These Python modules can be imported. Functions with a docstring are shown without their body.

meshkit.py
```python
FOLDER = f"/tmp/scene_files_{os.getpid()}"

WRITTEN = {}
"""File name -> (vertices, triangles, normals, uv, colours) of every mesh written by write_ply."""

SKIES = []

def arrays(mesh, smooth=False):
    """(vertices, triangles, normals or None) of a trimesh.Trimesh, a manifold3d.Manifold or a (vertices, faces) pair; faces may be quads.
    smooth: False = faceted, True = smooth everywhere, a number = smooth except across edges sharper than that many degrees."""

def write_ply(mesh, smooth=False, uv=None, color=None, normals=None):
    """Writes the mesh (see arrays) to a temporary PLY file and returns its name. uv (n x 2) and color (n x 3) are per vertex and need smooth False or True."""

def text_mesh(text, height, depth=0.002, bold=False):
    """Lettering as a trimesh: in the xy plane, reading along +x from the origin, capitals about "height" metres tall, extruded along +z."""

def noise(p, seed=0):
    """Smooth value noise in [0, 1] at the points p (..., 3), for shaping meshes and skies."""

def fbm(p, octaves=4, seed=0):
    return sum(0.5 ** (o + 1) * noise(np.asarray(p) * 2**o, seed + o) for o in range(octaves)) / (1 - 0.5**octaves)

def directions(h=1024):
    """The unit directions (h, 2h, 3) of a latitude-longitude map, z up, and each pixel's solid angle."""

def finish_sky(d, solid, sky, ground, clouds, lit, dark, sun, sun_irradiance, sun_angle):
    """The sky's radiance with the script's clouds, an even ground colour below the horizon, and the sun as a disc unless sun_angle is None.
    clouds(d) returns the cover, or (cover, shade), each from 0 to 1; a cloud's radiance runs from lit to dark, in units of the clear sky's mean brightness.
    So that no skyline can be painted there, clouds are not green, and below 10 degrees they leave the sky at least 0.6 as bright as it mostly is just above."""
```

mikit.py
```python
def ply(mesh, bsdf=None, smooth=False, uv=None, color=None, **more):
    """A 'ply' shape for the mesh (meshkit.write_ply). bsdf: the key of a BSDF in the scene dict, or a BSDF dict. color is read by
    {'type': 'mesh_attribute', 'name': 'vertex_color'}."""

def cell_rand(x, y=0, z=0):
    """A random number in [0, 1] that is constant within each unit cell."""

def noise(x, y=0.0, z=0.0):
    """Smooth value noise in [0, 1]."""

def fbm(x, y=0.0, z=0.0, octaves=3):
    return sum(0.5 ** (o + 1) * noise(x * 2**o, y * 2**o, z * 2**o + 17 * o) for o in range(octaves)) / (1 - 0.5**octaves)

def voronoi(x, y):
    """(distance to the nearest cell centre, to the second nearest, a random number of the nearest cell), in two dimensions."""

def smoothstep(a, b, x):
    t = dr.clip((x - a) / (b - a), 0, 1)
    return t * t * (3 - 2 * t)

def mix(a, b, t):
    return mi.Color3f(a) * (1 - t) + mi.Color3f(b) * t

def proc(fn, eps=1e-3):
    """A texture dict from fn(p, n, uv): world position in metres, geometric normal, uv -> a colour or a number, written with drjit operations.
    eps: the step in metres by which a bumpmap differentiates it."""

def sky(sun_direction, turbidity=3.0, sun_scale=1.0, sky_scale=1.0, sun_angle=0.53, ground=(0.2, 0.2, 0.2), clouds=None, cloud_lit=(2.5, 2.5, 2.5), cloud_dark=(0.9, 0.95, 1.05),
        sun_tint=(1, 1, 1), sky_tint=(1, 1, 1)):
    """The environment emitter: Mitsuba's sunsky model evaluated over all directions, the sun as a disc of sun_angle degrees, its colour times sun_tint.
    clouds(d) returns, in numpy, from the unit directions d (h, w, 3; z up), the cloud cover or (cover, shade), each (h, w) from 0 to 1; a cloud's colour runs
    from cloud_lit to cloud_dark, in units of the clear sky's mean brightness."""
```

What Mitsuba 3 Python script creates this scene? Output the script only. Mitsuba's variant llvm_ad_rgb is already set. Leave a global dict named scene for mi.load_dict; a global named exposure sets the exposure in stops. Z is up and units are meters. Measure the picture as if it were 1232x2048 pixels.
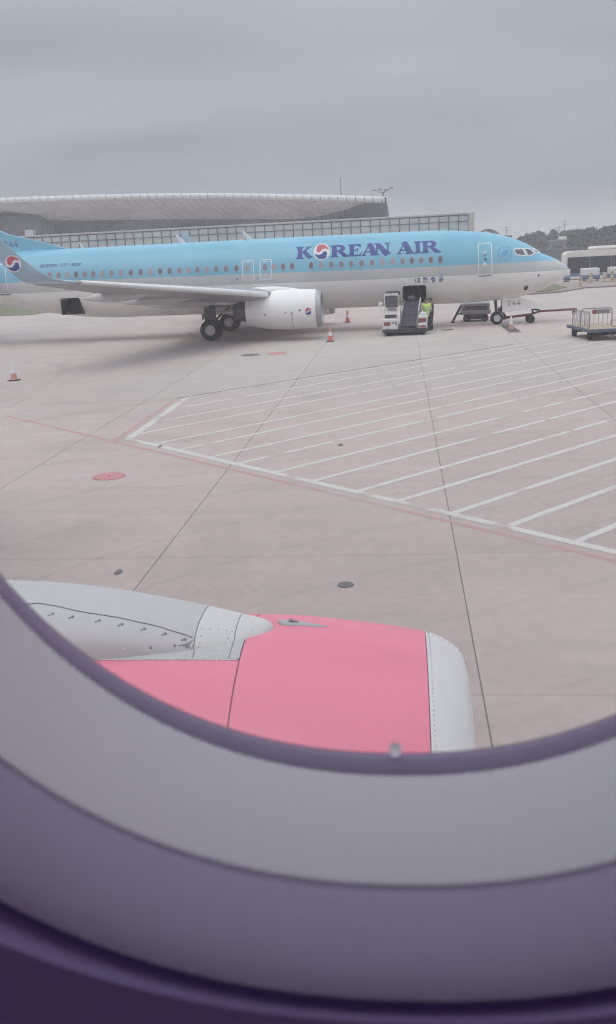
import math
import numpy as np, trimesh, shapely, manifold3d, drjit as dr, mitsuba as mi, mikit, meshkit
from shapely.geometry import Polygon, Point, LineString, box as sbox
from shapely import affinity
from shapely.ops import unary_union
from mikit import noise, fbm, cell_rand, smoothstep, mix, proc

rng = np.random.default_rng(7)
scene, labels, used = {}, {}, {}
T = mi.ScalarTransform4f

# ------------------------------------------------------------------ camera, sky, exposure, air
EYE = (0.0, 0.0, 4.485)                      # passenger's eye at the cabin window, x = forwards, y = away from the cabin
def camera_matrix(yaw, pitch, roll):
    y, p, r = np.radians([yaw, pitch, roll])
    f = np.array([-np.sin(y) * np.cos(p), np.cos(y) * np.cos(p), -np.sin(p)])
    right = np.array([np.cos(y), np.sin(y), 0.0]); up = np.cross(right, f)
    u = np.cos(r) * up - np.sin(r) * right
    return T().look_at(origin=list(EYE), target=list(np.array(EYE) + f), up=list(u))
exposure = 1.62
scene['camera'] = {'type': 'thinlens', 'fov': math.degrees(2 * math.atan(616 / 1850)), 'fov_axis': 'x', 'to_world': camera_matrix(6.23, 15.74, -2.82),
                   'aperture_radius': 0.0009, 'focus_distance': 40.0, 'near_clip': 0.01, 'far_clip': 5000.0, 'medium': {'type': 'ref', 'id': 'haze_air'}}

def overcast(d):
    el = np.clip(d[..., 2], 0, 1)
    az = np.arctan2(d[..., 1], d[..., 0])
    u = d[..., :2] / (el[..., None] + 0.22)
    broad = meshkit.fbm(np.stack([u[..., 0] * 1.1 + 14.0, u[..., 1] * 2.2 + 36.14, np.zeros_like(el)], -1), 3, 5) - 0.5
    fine = meshkit.fbm(np.stack([u[..., 0] * 1.5 + 2, u[..., 1] * 3.4 + 9, np.zeros_like(el)], -1), 3, 9) - 0.5
    v = 0.668 * (1 + 2.8 * el) * (0.99 + (0.50 * broad + 0.06 * fine) * np.clip(el / 0.10, 0.15, 1))
    return np.ones_like(el), 1 - np.clip((v - 0.3) / 2.9, 0, 1)
scene['sky'] = mikit.sky((-0.25, -0.35, 0.9), turbidity=6, sun_scale=0.12, sun_angle=40, clouds=overcast,
                         cloud_lit=(3.02, 3.32, 3.72), cloud_dark=(0.283, 0.311, 0.349), ground=(0.32, 0.27, 0.26))
scene['haze_air'] = {'type': 'homogeneous', 'albedo': {'type': 'rgb', 'value': [0.95, 0.95, 0.965]}, 'sigma_t': 0.0019}

# ------------------------------------------------------------------ naming helpers
def uniq(key):
    n = used.get(key, -1) + 1
    used[key] = n
    return key if n == 0 else f'{key}_{n:03d}'
def put(parent, name, mesh, mat, smooth=False, label=None, **kw):
    if parent and parent.count('__') >= 2: parent = parent.rsplit('__', 1)[0]        # thing > part > sub-part, no deeper
    key = uniq(f'{parent}__{name}' if parent else name)
    scene[key] = mikit.ply(mesh, mat, smooth=smooth, **kw)
    if label: labels[key] = {'label': label}
    return key
def thing(name, label, cat, group=None):
    key = uniq(name)
    labels[key] = {'label': label, 'category': cat}
    if group: labels[key]['group'] = group
    return key
def struct(name, mesh, mat, parent=None, smooth=False, label=None):
    key = put(parent, name, mesh, mat, smooth)
    if not parent:
        labels[key] = {'kind': 'structure'}
        if label: labels[key]['label'] = label
    return key

# ------------------------------------------------------------------ mesh helpers
cat = trimesh.util.concatenate
def tm(v, f): return trimesh.Trimesh(np.asarray(v, float), np.asarray(f), process=False)
def loft(rings, close=True, caps=(False, False)):
    R = np.asarray(rings, float); K, N = R.shape[:2]
    n = N if close else N - 1
    i, j = np.meshgrid(np.arange(K - 1), np.arange(n), indexing='ij')
    a, b, c, d = i * N + j, i * N + (j + 1) % N, (i + 1) * N + (j + 1) % N, (i + 1) * N + j
    F = np.concatenate([np.stack([a, b, c], -1).reshape(-1, 3), np.stack([a, c, d], -1).reshape(-1, 3)])
    V = R.reshape(-1, 3)
    for side, k in ((0, 0), (1, K - 1)):
        if caps[side]:
            m = len(V); V = np.vstack([V, R[k].mean(0)])
            j = np.arange(n)
            f = np.stack([k * N + (j + 1) % N, k * N + j, np.full(n, m)], -1)
            F = np.vstack([F, f if side == 0 else f[:, ::-1]])
    return tm(V, F)
def fixed(m):
    if m.volume < 0: m.invert()
    return m
def rbox(lo, hi, c=0.02):
    lo, hi = np.array(lo, float), np.array(hi, float)
    c = min(c, 0.45 * (hi - lo).min())
    P = []
    for s in np.ndindex(2, 2, 2):
        corner = np.where(np.array(s) == 0, lo, hi); sg = np.where(np.array(s) == 0, 1, -1)
        for k in range(3):
            o = sg * c; o[k] = 0
            P.append(corner + o)
    return trimesh.convex.convex_hull(np.array(P))
def box(lo, hi):
    return trimesh.creation.box(bounds=[lo, hi])
def tube(pts, r, sides=8):
    pts = np.asarray(pts, float); out = []
    for a, b in zip(pts[:-1], pts[1:]):
        out.append(trimesh.creation.cylinder(radius=r, segment=[a, b], sections=sides))
    for p in pts[1:-1]:
        s = trimesh.creation.icosphere(subdivisions=1, radius=r * 1.02); s.apply_translation(p); out.append(s)
    return cat(out)
def cone(a, b, ra, rb, sides=20):
    a, b = np.array(a, float), np.array(b, float); z = (b - a) / np.linalg.norm(b - a)
    x = np.cross(z, [0, 0, 1.0] if abs(z[2]) < .9 else [1.0, 0, 0]); x /= np.linalg.norm(x); y = np.cross(z, x)
    t = np.arange(sides) * 2 * np.pi / sides
    ring = np.cos(t)[:, None] * x + np.sin(t)[:, None] * y
    return fixed(loft([a + ring * ra, b + ring * rb], True, (True, True)))
def lathe(profile, center, axis='x', n=48):
    """profile: (along, radius) pairs around an axis through center."""
    t = np.arange(n) * 2 * np.pi / n; rings = []
    for s, r in profile:
        a, b, c = np.full(n, s), r * np.cos(t), r * np.sin(t)
        o = {'x': (a, b, c), 'y': (b, a, c), 'z': (b, c, a)}[axis]
        rings.append(np.stack(o, -1) + np.array(center))
    return loft(rings)
def extrude(poly, axis, lo, hi):
    """polygon in the plane across axis, extruded from lo to hi ('y': polygon is (x, z); 'x': (y, z); 'z': (x, y))."""
    ms = []
    for g in getattr(poly, 'geoms', [poly]):
        m = trimesh.creation.extrude_polygon(g, hi - lo, engine='earcut'); v = m.vertices.copy(); v[:, 2] += lo
        m.vertices = v[:, {'z': [0, 1, 2], 'y': [0, 2, 1], 'x': [2, 0, 1]}[axis]]
        ms.append(m)
    m = cat(ms)
    return fixed(m)
def sheet(poly, z):
    vs, fs, n = [], [], 0
    for g in getattr(poly, 'geoms', [poly]):
        v, f = trimesh.creation.triangulate_polygon(g, engine='earcut')
        a = np.column_stack([v, np.full(len(v), z)])
        m = tm(a, f)
        if len(f) and m.face_normals[:, 2].mean() < 0: f = f[:, ::-1]
        vs.append(a); fs.append(f + n); n += len(v)
    return tm(np.vstack(vs), np.vstack(fs))
def trifine(poly, size):
    vs, fs, n = [], [], 0
    for g in getattr(poly, 'geoms', [poly]):
        if g.is_empty or g.geom_type != 'Polygon' or g.area < 1e-6: continue
        v, f = trimesh.creation.triangulate_polygon(g, engine='earcut')
        v, f = trimesh.remesh.subdivide_to_size(np.column_stack([v, np.zeros(len(v))]), f, size, max_iter=12)
        vs.append(v); fs.append(f + n); n += len(v)
    return np.vstack(vs), np.vstack(fs)
def rrect(x0, y0, x1, y1, r):
    return sbox(x0 + r, y0 + r, x1 - r, y1 - r).buffer(r, quad_segs=5)
def ellipse(cx, cy, a, b, n=10):
    return affinity.scale(Point(cx, cy).buffer(1, quad_segs=n), a, b, origin=(cx, cy))
def man(m): return manifold3d.Manifold(manifold3d.Mesh(np.asarray(m.vertices, np.float32), np.asarray(m.faces, np.uint32)))
def unman(m):
    k = m.to_mesh(); return tm(k.vert_properties[:, :3], k.tri_verts)
def hull_chain(joints, bones, edge=0.04, it=8):
    """one continuous surface over spheres at joints {name: (xyz, r)} joined along bones."""
    parts = []
    for a, b in bones:
        pts = []
        for k in (a, b):
            p, r = joints[k]; s = trimesh.creation.icosphere(subdivisions=2, radius=r); pts.append(s.vertices + np.array(p))
        parts.append(man(trimesh.convex.convex_hull(np.vstack(pts))))
    m = manifold3d.Manifold.batch_boolean(parts, manifold3d.OpType.Add).refine_to_length(edge)
    t = unman(m); t.merge_vertices()
    trimesh.smoothing.filter_taubin(t, iterations=it)
    return t

# ------------------------------------------------------------------ materials
def bsdf(name, inner): scene[name] = {'type': 'twosided', 'nested': inner}
def pbr(name, color, rough=0.5, metallic=0.0, spec=0.5, **kw):
    col = color if isinstance(color, dict) else {'type': 'rgb', 'value': list(color)}
    bsdf(name, {'type': 'principled', 'base_color': col, 'roughness': rough, 'metallic': metallic, 'specular': spec, **kw})

SX0, SX, SY0, SY = -3.83, 4.59, 8.78, 4.6          # slab joints of the apron
def concrete(p, n, uv):
    slab = cell_rand(dr.floor((p.x - SX0) / SX), dr.floor((p.y - SY0) / SY), 3)
    big = fbm(p.x * 0.10 + 5, p.y * 0.10, 0, 3) - 0.5
    mid = fbm(p.x * 0.7, p.y * 0.45 + 3, 1, 3) - 0.5
    fine = noise(p.x * 9, p.y * 9, 2) - 0.5
    sweep = noise(p.x * 0.45 + 0.3 * p.y, p.y * 3.2, 4) - 0.5        # broom marks and traffic film lie along x
    k = 1 + 0.07 * (slab - 0.5) + 0.10 * big + 0.07 * mid + 0.07 * fine + 0.07 * sweep
    d = dr.sqrt(dr.square(p.x + 9.0) + dr.square(p.y - 12.5))
    arc = dr.exp(-dr.square((d - 5.6) / 0.16)) + dr.exp(-dr.square((d - 6.9) / 0.2)) * 0.7   # turning tyre marks, pale
    k = k + 0.05 * arc * smoothstep(0.35, 0.6, noise(p.x * 0.5, p.y * 0.5, 8))
    oil = smoothstep(0.70, 0.86, fbm(p.x * 0.35 + 40, p.y * 0.5, 6, 3)) * 0.07
    tl = dr.abs(noise(p.x * 0.05 + 3, p.y * 0.03, 12) * 14 + p.x * 0.25 - p.y * 0.02); tl = dr.abs(tl - dr.floor(tl) - 0.5)
    tread = smoothstep(0.05, 0.0, tl) * smoothstep(0.45, 0.75, noise(p.x * 0.12, p.y * 0.10, 14)) * 0.06      # faint tyre tracks
    warm = smoothstep(0.35, 0.7, fbm(p.x * 0.06 + 9, p.y * 0.05, 3, 2))
    return mix((0.396, 0.358, 0.330), (0.426, 0.352, 0.331), warm) * (k - oil - tread)
pbr('concrete', proc(concrete), 0.85, spec=0.25)
pbr('joint', (0.19, 0.175, 0.175), 0.9, spec=0.2)
def worn(col, seed):
    def fn(p, n, uv):
        w = smoothstep(0.56, 0.80, fbm(p.x * 1.3 + seed, p.y * 1.3, 2, 4))
        f = smoothstep(0.45, 0.9, noise(p.x * 14, p.y * 14, seed))
        return mix(col, (0.41, 0.34, 0.32), 0.10 + 0.70 * w + 0.15 * f)
    return proc(fn)
pbr('white_paint', worn((0.58, 0.55, 0.52), 3.0), 0.7, spec=0.3)
pbr('red_paint', worn((0.45, 0.285, 0.265), 11.0), 0.75, spec=0.25)
pbr('red_disc', (0.50, 0.235, 0.235), 0.8, spec=0.2)
pbr('dark_iron', (0.15, 0.135, 0.14), 0.6)
pbr('grating', proc(lambda p, n, uv: mix((0.10, 0.09, 0.10), (0.24, 0.2, 0.2), smoothstep(0.3, 0.6, noise(p.x * 5, p.y * 2, 1)))), 0.7)
pbr('grass', proc(lambda p, n, uv: mix((0.12, 0.125, 0.075), (0.20, 0.19, 0.13), fbm(p.x * 0.2, p.y * 0.2, 0, 4))), 0.95, spec=0.1)
pbr('kerb_stone', (0.26, 0.22, 0.2), 0.9)

def livery(p, n, uv):
    zb = 3.355 + 0.0095 * dr.maximum(0, -2 - p.x)
    zw = 2.82 + 0.006 * dr.maximum(0, -2 - p.x)
    grime = fbm(p.x * 0.5, p.z * 2.0, 1, 3) - 0.5
    panel = dr.select(dr.abs((p.x * 0.62) - dr.floor(p.x * 0.62) - 0.5) < 0.006, 0.93, 1.0)
    blue = mi.Color3f(0.205, 0.475, 0.62); silver = mi.Color3f(0.53, 0.535, 0.53); white = mi.Color3f(0.87, 0.845, 0.81)
    c = dr.select(p.z > zb, blue, dr.select(p.z > zw, silver, white))
    streak = smoothstep(0.45, 0.8, noise(p.x * 1.7, 0.0, 7)) * smoothstep(2.4, 1.3, p.z) * 0.10
    return c * (1 + 0.07 * grime - streak) * panel
pbr('livery', proc(livery), 0.30, spec=0.5)
pbr('sky_blue_paint', (0.205, 0.475, 0.62), 0.3)
pbr('winglet_paint', (0.34, 0.47, 0.56), 0.32)
pbr('cowl_white', proc(lambda p, n, uv: mi.Color3f(0.90, 0.885, 0.865) * (0.97 + 0.06 * fbm(p.x * 1.5, p.z * 3, 0, 3))), 0.35)
pbr('wing_grey', proc(lambda p, n, uv: mi.Color3f(0.34, 0.325, 0.33) * (0.93 + 0.14 * fbm(p.x * 0.8, p.y * 1.6, 0, 3))), 0.45)
pbr('wing_white', (0.60, 0.58, 0.57), 0.4)
pbr('slat_metal', (0.80, 0.80, 0.80), 0.35, metallic=0.25)
pbr('bare_metal', (0.50, 0.49, 0.50), 0.38, metallic=0.7)
pbr('dark_metal', (0.10, 0.095, 0.105), 0.5, metallic=0.3)
pbr('tyre', (0.035, 0.032, 0.038), 0.85, spec=0.3)
pbr('hub', (0.62, 0.61, 0.60), 0.45)
pbr('window_glass', (0.25, 0.215, 0.25), 0.15)
pbr('window_dark', (0.17, 0.145, 0.175), 0.12)
pbr('window_shade', (0.36, 0.32, 0.34), 0.3)
pbr('cab_glass', (0.10, 0.095, 0.115), 0.12)
pbr('window_frame', (0.34, 0.44, 0.52), 0.4)
pbr('cockpit_glass', (0.10, 0.09, 0.11), 0.08)
pbr('white_line', (0.72, 0.76, 0.78), 0.4)
pbr('navy', (0.03, 0.065, 0.27), 0.4)
pbr('badge_red', (0.52, 0.10, 0.14), 0.4)
pbr('badge_white', (0.75, 0.74, 0.74), 0.4)
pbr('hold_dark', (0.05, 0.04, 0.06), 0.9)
pbr('ring_blue', (0.13, 0.33, 0.55), 0.4)

def pink(p, n, uv):
    s = fbm(p.x * 1.2, p.y * 5 + 3, p.z * 5, 3) - 0.5
    f = noise(p.x * 40, p.y * 160, p.z * 160) - 0.5
    return mi.Color3f(0.70, 0.200, 0.275) * (1 + 0.10 * s + 0.03 * f)
pbr('pink_cowl', proc(pink), 0.36, spec=0.5, clearcoat=0.5, clearcoat_gloss=0.85)
def greyp(p, n, uv):
    s = fbm(p.x * 2, p.y * 6, p.z * 6, 3) - 0.5
    return mi.Color3f(0.455, 0.44, 0.44) * (1 + 0.10 * s)
pbr('fairing_grey', proc(greyp), 0.42)
pbr('fairing_white', proc(lambda p, n, uv: mi.Color3f(0.55, 0.53, 0.515) * (0.96 + 0.08 * fbm(p.x * 3, p.y * 8, p.z * 8, 3))), 0.45)
pbr('saddle_grey', (0.43, 0.42, 0.415), 0.45)
pbr('lip_metal', proc(lambda p, n, uv: mi.Color3f(0.60, 0.57, 0.57) * (0.97 + 0.06 * fbm(p.x * 3, p.y * 4, p.z * 4, 3))), 0.40, metallic=0.1)
pbr('seam_dark', (0.22, 0.19, 0.20), 0.8)
pbr('seam_pink', (0.40, 0.17, 0.22), 0.6)
pbr('rivet', (0.24, 0.23, 0.245), 0.5)
pbr('strake_grey', (0.40, 0.38, 0.40), 0.5)

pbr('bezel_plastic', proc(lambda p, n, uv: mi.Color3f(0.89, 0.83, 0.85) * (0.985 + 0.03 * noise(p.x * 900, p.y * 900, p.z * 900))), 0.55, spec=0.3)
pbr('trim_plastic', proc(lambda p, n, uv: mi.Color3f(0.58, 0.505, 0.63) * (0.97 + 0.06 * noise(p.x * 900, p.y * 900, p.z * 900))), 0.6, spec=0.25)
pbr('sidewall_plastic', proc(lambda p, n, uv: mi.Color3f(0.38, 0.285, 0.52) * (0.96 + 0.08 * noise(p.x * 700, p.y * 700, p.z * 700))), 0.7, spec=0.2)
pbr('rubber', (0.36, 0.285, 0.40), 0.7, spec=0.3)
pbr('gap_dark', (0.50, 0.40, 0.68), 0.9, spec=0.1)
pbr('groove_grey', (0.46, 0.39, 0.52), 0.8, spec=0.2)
scene['plug_white'] = {'type': 'principledthin', 'base_color': {'type': 'rgb', 'value': [0.92, 0.92, 0.92]}, 'roughness': 0.5, 'diff_trans': 1.9}
scene['pane_glass'] = {'type': 'thindielectric', 'int_ior': 1.3}

pbr('terminal_white', proc(lambda p, n, uv: mi.Color3f(0.78, 0.78, 0.77) * (0.94 + 0.1 * fbm(p.x * 0.3, p.z, 0, 2))), 0.5)
pbr('soffit', proc(lambda p, n, uv: mi.Color3f(0.88, 0.86, 0.845) * (0.93 + 0.12 * cell_rand(dr.floor(p.x / 1.62), dr.floor(p.y / 3.6), 1))), 0.6)
pbr('facade_glass', (0.030, 0.042, 0.080), 0.4, spec=0.2)
pbr('facade_rib', (0.075, 0.08, 0.11), 0.6, spec=0.2)
pbr('pane_pale', proc(lambda p, n, uv: mi.Color3f(0.48, 0.535, 0.54) * (0.9 + 0.2 * cell_rand(dr.floor(p.x / 1.5), dr.floor(p.z / 1.4), 1))), 0.25)
pbr('mullion', (0.045, 0.06, 0.085), 0.5)
pbr('concrete_pale', (0.48, 0.47, 0.46), 0.8)
pbr('bus_white', (0.74, 0.70, 0.64), 0.4)
pbr('bus_glass', (0.03, 0.025, 0.045), 0.2, spec=0.25)
pbr('bus_blue', (0.10, 0.16, 0.30), 0.5)
pbr('brown_wall', (0.13, 0.10, 0.10), 0.8)
pbr('post_yellow', (0.50, 0.37, 0.24), 0.6)
pbr('post_white', (0.62, 0.54, 0.44), 0.6)
pbr('cone_red', (0.72, 0.19, 0.16), 0.5)
pbr('cone_faded', (0.62, 0.33, 0.28), 0.6)
pbr('cone_white', (0.78, 0.76, 0.76), 0.5)
pbr('loader_white', (0.72, 0.70, 0.70), 0.4)
pbr('loader_red', (0.30, 0.08, 0.09), 0.5)
pbr('belt_rubber', proc(lambda p, n, uv: mi.Color3f(0.060, 0.052, 0.075) * (0.8 + 0.4 * smoothstep(0.3, 0.7, noise(0.0, p.y * 9, 3)))), 0.8)
pbr('grey_steel', (0.22, 0.21, 0.22), 0.5)
pbr('dark_steel', (0.055, 0.05, 0.06), 0.5)
pbr('cart_pale', (0.34, 0.33, 0.35), 0.5)
pbr('towbar_red', (0.22, 0.075, 0.06), 0.6)
pbr('cart_wood', proc(lambda p, n, uv: mi.Color3f(0.36, 0.305, 0.23) * (0.75 + 0.5 * noise(p.x * 30, p.y * 2, 1))), 0.8)
pbr('cart_blue', (0.10, 0.12, 0.17), 0.5)
pbr('rail_grey', (0.25, 0.24, 0.25), 0.45)
pbr('vest', (0.52, 0.72, 0.16), 0.7)
pbr('vest_stripe', (0.62, 0.68, 0.55), 0.5)
pbr('shirt', (0.50, 0.48, 0.44), 0.8)
pbr('dark_cloth', (0.045, 0.042, 0.06), 0.85)
pbr('skin', (0.36, 0.22, 0.16), 0.6)
pbr('hair', (0.02, 0.018, 0.02), 0.6)
pbr('bag_grey', (0.13, 0.12, 0.145), 0.7)
pbr('beacon_red', (0.6, 0.12, 0.12), 0.3)
pbr('bark', (0.07, 0.055, 0.045), 0.9)
pbr('foliage', proc(lambda p, n, uv: mix((0.016, 0.030, 0.024), (0.058, 0.080, 0.046), smoothstep(0.25, 0.75, fbm(p.x * 0.6, p.y * 0.3, p.z * 0.9, 3)))), 0.8, spec=0.2)

# ------------------------------------------------------------------ ground: apron slabs, markings, grass
near = Polygon([(-16, 3.2), (9.5, 3.2), (26, 68.6), (-40, 68.6)])
cells, xs, ys = [], np.arange(-8, 8), np.arange(-1, 13)
for j in ys:
    for i in xs:
        c = sbox(SX0 + i * SX + 0.0065, SY0 + j * SY + 0.0035, SX0 + (i + 1) * SX - 0.0065, SY0 + (j + 1) * SY - 0.0035)
        if near.intersects(c): cells.append((i, j, c))
slab_area = unary_union([sbox(SX0 + i * SX, SY0 + j * SY, SX0 + (i + 1) * SX, SY0 + (j + 1) * SY) for i, j, c in cells]).buffer(0.001)
whole = sbox(-300, -60, 260, 140)
apron = struct('apron', sheet(whole.difference(slab_area), 0.0), 'concrete', label='pale pinkish grey concrete apron of large slabs with dark joints')
struct('joint_filler', sheet(slab_area, -0.0125), 'joint', apron)
for i, j, c in cells:
    x0, y0, x1, y1 = c.bounds; b = 0.006
    top = np.array([[x0 + b, y0 + b], [x1 - b, y0 + b], [x1 - b, y1 - b], [x0 + b, y1 - b]]); bot = np.array([[x0, y0], [x1, y0], [x1, y1], [x0, y1]])
    V = np.vstack([np.column_stack([top, np.zeros(4)]), np.column_stack([bot, np.full(4, -b)]), np.column_stack([bot, np.full(4, -0.013)])])
    F = [[0, 1, 2], [0, 2, 3]]
    for r in (0, 4):
        for k in range(4):
            a, bb = r + k, r + (k + 1) % 4
            F += [[a, a + 4, bb + 4], [a, bb + 4, bb]]
    struct('slab', tm(V, F), 'concrete', apron)
struct('far_ground', sheet(sbox(-900, -400, 900, 900), -0.06), 'concrete', label='flat ground beyond the apron')
struct('grass_field', extrude(Polygon([(-110, 88), (-34, 84.5), (-30, 110), (-30, 136), (-110, 136)]), 'z', 0.004, 0.03), 'grass', label='strip of green grass behind the tail of the blue airliner')
isl = Polygon([(7.0, 86.0), (10.9, 82.0), (13.6, 83.6), (16.6, 88.6), (30, 92.0), (30, 100), (14, 100)])
ki = struct('kerb_island', extrude(isl, 'z', 0.0, 0.12), 'kerb_stone', label='low kerbed island in front of the bus')
struct('grass_patch', extrude(Polygon([(9.5, 88.5), (11.3, 83.4), (13.2, 84.6), (15.2, 89.6), (15, 98)]), 'z', 0.121, 0.18), 'grass', ki)

def band(p, q, w): return LineString([p, q]).buffer(w / 2, cap_style='flat')
hatch = thing('hatched_marking', 'white hatched no parking area painted on the apron', 'road marking')
labels[hatch] = {'kind': 'structure', 'label': labels[hatch]['label']}
EW = 0.0045
put(hatch, 'border', sheet(band((-7.2, 23.19), (9.2, 7.43), 0.19), EW), 'white_paint')
put(hatch, 'border', sheet(band((-7.12, 23.25), (-7.12, 26.4), 0.22), EW + .0006), 'white_paint')
put(hatch, 'border', sheet(band((-7.12, 26.55), (-7.12, 29.86), 0.22), EW), 'white_paint')
put(hatch, 'border', sheet(band((-7.2, 29.92), (5.6, 42.72), 0.16), EW + .0006), 'white_paint')
starts = [(6.9, 9.55), (6.0, 10.42), (5.1, 11.29), (4.3, 12.06), (3.45, 12.9), (2.58, 13.81), (1.66, 14.72), (.77, 15.49), (-.16, 16.38), (-.95, 17.16), (-1.9, 18.04), (-2.79, 18.86), (-3.76, 19.78), (-4.51, 20.56), (-5.48, 21.5), (-6.3, 22.27), (-7.0, 23.85), (-7.0, 25.6), (-7.0, 27.8)]
for n_, (x0, y0) in enumerate(starts):
    sl = 1.08 + .02 * (rng.random() - .5); x1 = min(13.0, x0 + 26 - n_ * .4)
    if y0 > 22.5: x1 = min(x1, x0 + (29.6 + (x0 + 7.1) - y0) / (sl - 1.0))
    cuts = sorted(x0 + (x1 - x0) * rng.random(2)) if n_ > 7 else [x0 + (x1 - x0) * (.25 + .3 * rng.random())]
    edges = [x0] + list(cuts) + [x1]
    segs = []
    for a, b in zip(edges[:-1], edges[1:]):
        b2 = b - (0.03 + 0.14 * rng.random()) if b < x1 else b
        if b2 - a > 0.3:
            off = (rng.random() - .5) * 0.03
            segs.append(band((a, y0 + sl * (a - x0) + off), (b2, y0 + sl * (b2 - x0) + off), 0.15))
    put(hatch, 'stripe', sheet(unary_union(segs), EW + .0003), 'white_paint')
red = struct('red_line', sheet(band((-12.3, 27.47), (-1.85, 17.53), 0.13).union(band((-1.85, 17.53), (10.5, 5.75), 0.12)), 0.003), 'red_paint', label='faded red guide line beside the white hatching')
struct('red_line', sheet(band((-14.5, 23.1), (-7.6, 29.85), 0.12), 0.0038), 'red_paint', label='thin faded red line left of the hatched area')
struct('red_line', sheet(band((-7.45, 29.9), (5.0, 42.85), 0.09), 0.0054), 'grating', label='dark worn line along the far edge of the hatching')
struct('red_line', sheet(band((-7.45, 22.75), (-7.45, 29.9), 0.12), 0.0048), 'red_paint', label='short red line along the left end of the hatching')
def cover(x, y, r, mat, label, rim='dark_iron', knob=None):
    t = thing('manhole_cover', label, 'manhole cover')
    put(t, 'plate', cone((x, y, 0.0), (x, y, 0.012), r, r * 0.985, 28), mat)
    put(t, 'rim', lathe([(0, r * 1.06), (0.01, r * 1.06), (0.014, r * 1.03), (0.010, r * 1.0)], (x, y, 0), 'z', 28), rim if rim else mat)
    if knob: put(t, 'lifting_eye', cone((x, y, 0.012), (x, y, 0.02), knob, knob * .8, 12), 'dark_iron')
cover(-6.35, 18.94, 0.335, 'red_disc', 'faded red round cover on the apron left of the hatching', rim='red_disc', knob=0.03)
cover(-0.84, 12.06, 0.105, 'dark_iron', 'small dark round cover nearest the pink engine', knob=0.03)
cover(-6.95, 42.5, 0.42, 'dark_iron', 'dark round cover in front of the white engine of the blue airliner')
cover(-5.75, 42.8, 0.42, 'red_disc', 'dull red round cover beside the dark one under the blue airliner', rim='red_disc')
cover(2.48, 51.6, 0.33, 'dark_iron', 'dark cover right of the belt loader')
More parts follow.
